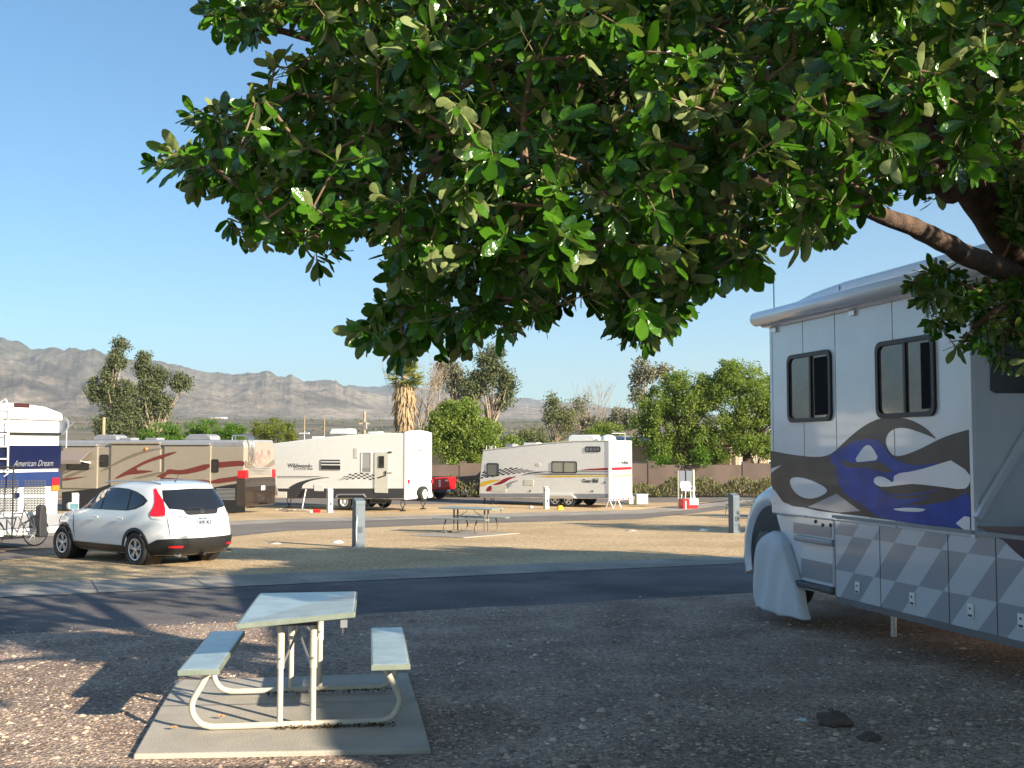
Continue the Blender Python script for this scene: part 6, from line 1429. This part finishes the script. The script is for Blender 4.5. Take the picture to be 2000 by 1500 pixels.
for li,(pts,rs) in enumerate(limb_paths):
    # densify with catmull-rom and slight wobble
    Q=[];RR=[]
    for i in range(len(pts)-1):
        p0,p1,p2,p3=pts[max(i-1,0)],pts[i],pts[i+1],pts[min(i+2,len(pts)-1)]
        for k in range(5):
            u=k/5; Q.append(.5*((2*p1)+(p2-p0)*u+(2*p0-5*p1+4*p2-p3)*u*u+(3*p1-p0-3*p2+p3)*u**3)+Vector((rr.uniform(-1,1),rr.uniform(-1,1),rr.uniform(-1,1)))*.008); RR.append(rs[i]*(1-u)+rs[i+1]*u)
    Q.append(pts[-1]); RR.append(rs[-1])
    (tr if li==0 else lb).tube([q-TB for q in Q],RR,BARK2,12)
    if li>0:
        for q in Q: nodes_.append(tuple(q)); rad0.append(1)
tr.build('trunk',BARK2,oak); lb.build('limbs',BARK2,oak)
NN=np.array(nodes_); order=np.argsort([np.min(np.linalg.norm(NN-c,axis=1)) for c in CP])
nd=list(map(tuple,NN)); par=[-1]*len(nd); arr=np.zeros((len(nd)+len(CP)*3+10,3)); arr[:len(nd)]=NN; cnt=len(nd); clnode=[0]*len(CP)
for ci in order:
    c=CP[ci]; d=np.linalg.norm(arr[:cnt]-c,axis=1); j=int(np.argmin(d)); p=arr[j].copy(); dist=d[j]
    steps=2 if dist>.22 else 1; prev=j
    for s_ in range(1,steps+1):
        q=p+(c-p)*s_/steps
        if s_<steps: q=q+rg.normal(size=3)*dist*.07+np.array([0,0,dist*.06])
        arr[cnt]=q; par.append(prev); prev=cnt; cnt+=1
    clnode[ci]=prev
ch=np.zeros(cnt)
for i in range(cnt-1,-1,-1):
    if par[i]>=0: ch[par[i]]+=ch[i]+1
tw=MB(); V=[];Fc=[]
for i in range(len(nd),cnt):
    a=Vector(arr[par[i]]-OB); b=Vector(arr[i]-OB); r_=.0022+.0011*math.sqrt(ch[i]); d=(b-a)
    if d.length<1e-4: continue
    u=d.cross(Vector((0,.3,1))).normalized(); w_=d.cross(u).normalized(); o_=len(V)
    for e_,rr_ in ((a,r_*1.15),(b,r_)):
        for k in range(4): an=k*math.pi/2; V.append(tuple(e_+(u*math.cos(an)+w_*math.sin(an))*rr_))
    for k in range(4): Fc.append((o_+k,o_+(k+1)%4,o_+4+(k+1)%4,o_+4+k))
TWM=M('twig_bark',(.2,.13,.08),.85)
fastmesh('twigs',np.array(V),np.array(Fc),[TWM],oak,smooth=True)
# ---- leaves: whorls at each twig tip
P=[];D=[];Nn=[];L=[];W=[]
view=np.array([0,0,CH])
for ci in range(len(CP)):
    tip=arr[clnode[ci]]; pr=arr[par[clnode[ci]]]; tdir=tip-pr; tdir=tdir/max(np.linalg.norm(tdir),1e-6)
    front=ci<560
    out=np.array([-.35,-.75,-.12]) if ci<NV else rg.normal(size=3)*.6+np.array([0,0,.3])
    td=tdir*.7+out*.55+rg.normal(size=3)*.38; td/=np.linalg.norm(td)
    a=np.cross(td,[0,0,1.0]); a/=max(np.linalg.norm(a),1e-6); b_=np.cross(td,a)
    nl=rg.integers(8,13) if ci<NV else 8; sz=1.0 if ci<NV else 1.9
    ph=rg.random()*6.28; size=(.072+.034*rg.random())*sz; flip=-1.0 if (ci<NV and rg.random()<.14) else 1.0
    for k in range(nl):
        an=ph+k*2.4; t_=k/nl; sp=.95-.55*t_+.2*rg.normal()
        d=td*(.35+.6*t_)+(a*math.cos(an)+b_*math.sin(an))*sp; d[2]-=.28+.15*rg.random(); d/=np.linalg.norm(d)
        n_=td*1.0-d*np.dot(td,d)+rg.normal(size=3)*.32+np.array([0,0,.25]); 
        n_=n_*flip
        P.append(tip-td*(.055*(1-t_))*sz); D.append(d); Nn.append(n_); s_=size*(.62+.5*rg.random()); L.append(s_); W.append(s_*(.33+.09*rg.random()))
P,D,Nn,L,W=map(np.array,(P,D,Nn,L,W)); nvis=len(P)
leafmesh('crown',P-OB,D,Nn,L,W,[OAKL],oak,detail=True,rg=rg,bend=.18)
print('oak leaves',len(P),'nodes',cnt)
# fallen leaves on the gravel
def litter():
    rg=np.random.default_rng(5); n=2600; P=[]
    while len(P)<n:
        y=5.6+rg.random()**1.3*8; x=(rg.random()*2-1)*y*.5
        if noise.noise(Vector((x*.8,y*.8,4)))<-.1 or inslab(x,y) or y>roadedge(x): continue
        P.append((x,y,gz(y)+.012+rg.random()*.008))
    P=np.array(P); L=.022+.02*rg.random(n); o=leafmesh('leaf_litter',P,nrm(rg.normal(size=(n,3))*np.array([1,1,.15])),nrm(rg.normal(size=(n,3))*.3+np.array([0,0,1])),L,L*.5,[LITTER],None,rg=rg); tag(o,kind='stuff')
litter()

def debris():
    rg=np.random.default_rng(8); P=[]
    c,s_=math.cos(rad(7.6)),math.sin(rad(7.6))
    for y,x0,x1,n_ in ((-.53,-.15,.66,330),(.53,-.3,.66,260)):
        for _ in range(n_):
            x=rg.uniform(x0,x1); yy=y+rg.normal()*.012-.03; P.append((-1.53+x*c-yy*s_,7.95+x*s_+yy*c,.037+rg.random()*.02))
    P=np.array(P); n=len(P); L=.014+.016*rg.random(n); o=leafmesh('leaf_debris',P,nrm(rg.normal(size=(n,3))*np.array([1,1,.3])),nrm(rg.normal(size=(n,3))+np.array([0,0,1])),L,L*.6,[rndmat('debris_brown',[(.03,.018,.01),(.1,.06,.02),(.2,.12,.05)],.9)],None,rg=rg); tag(o,kind='stuff')
debris()
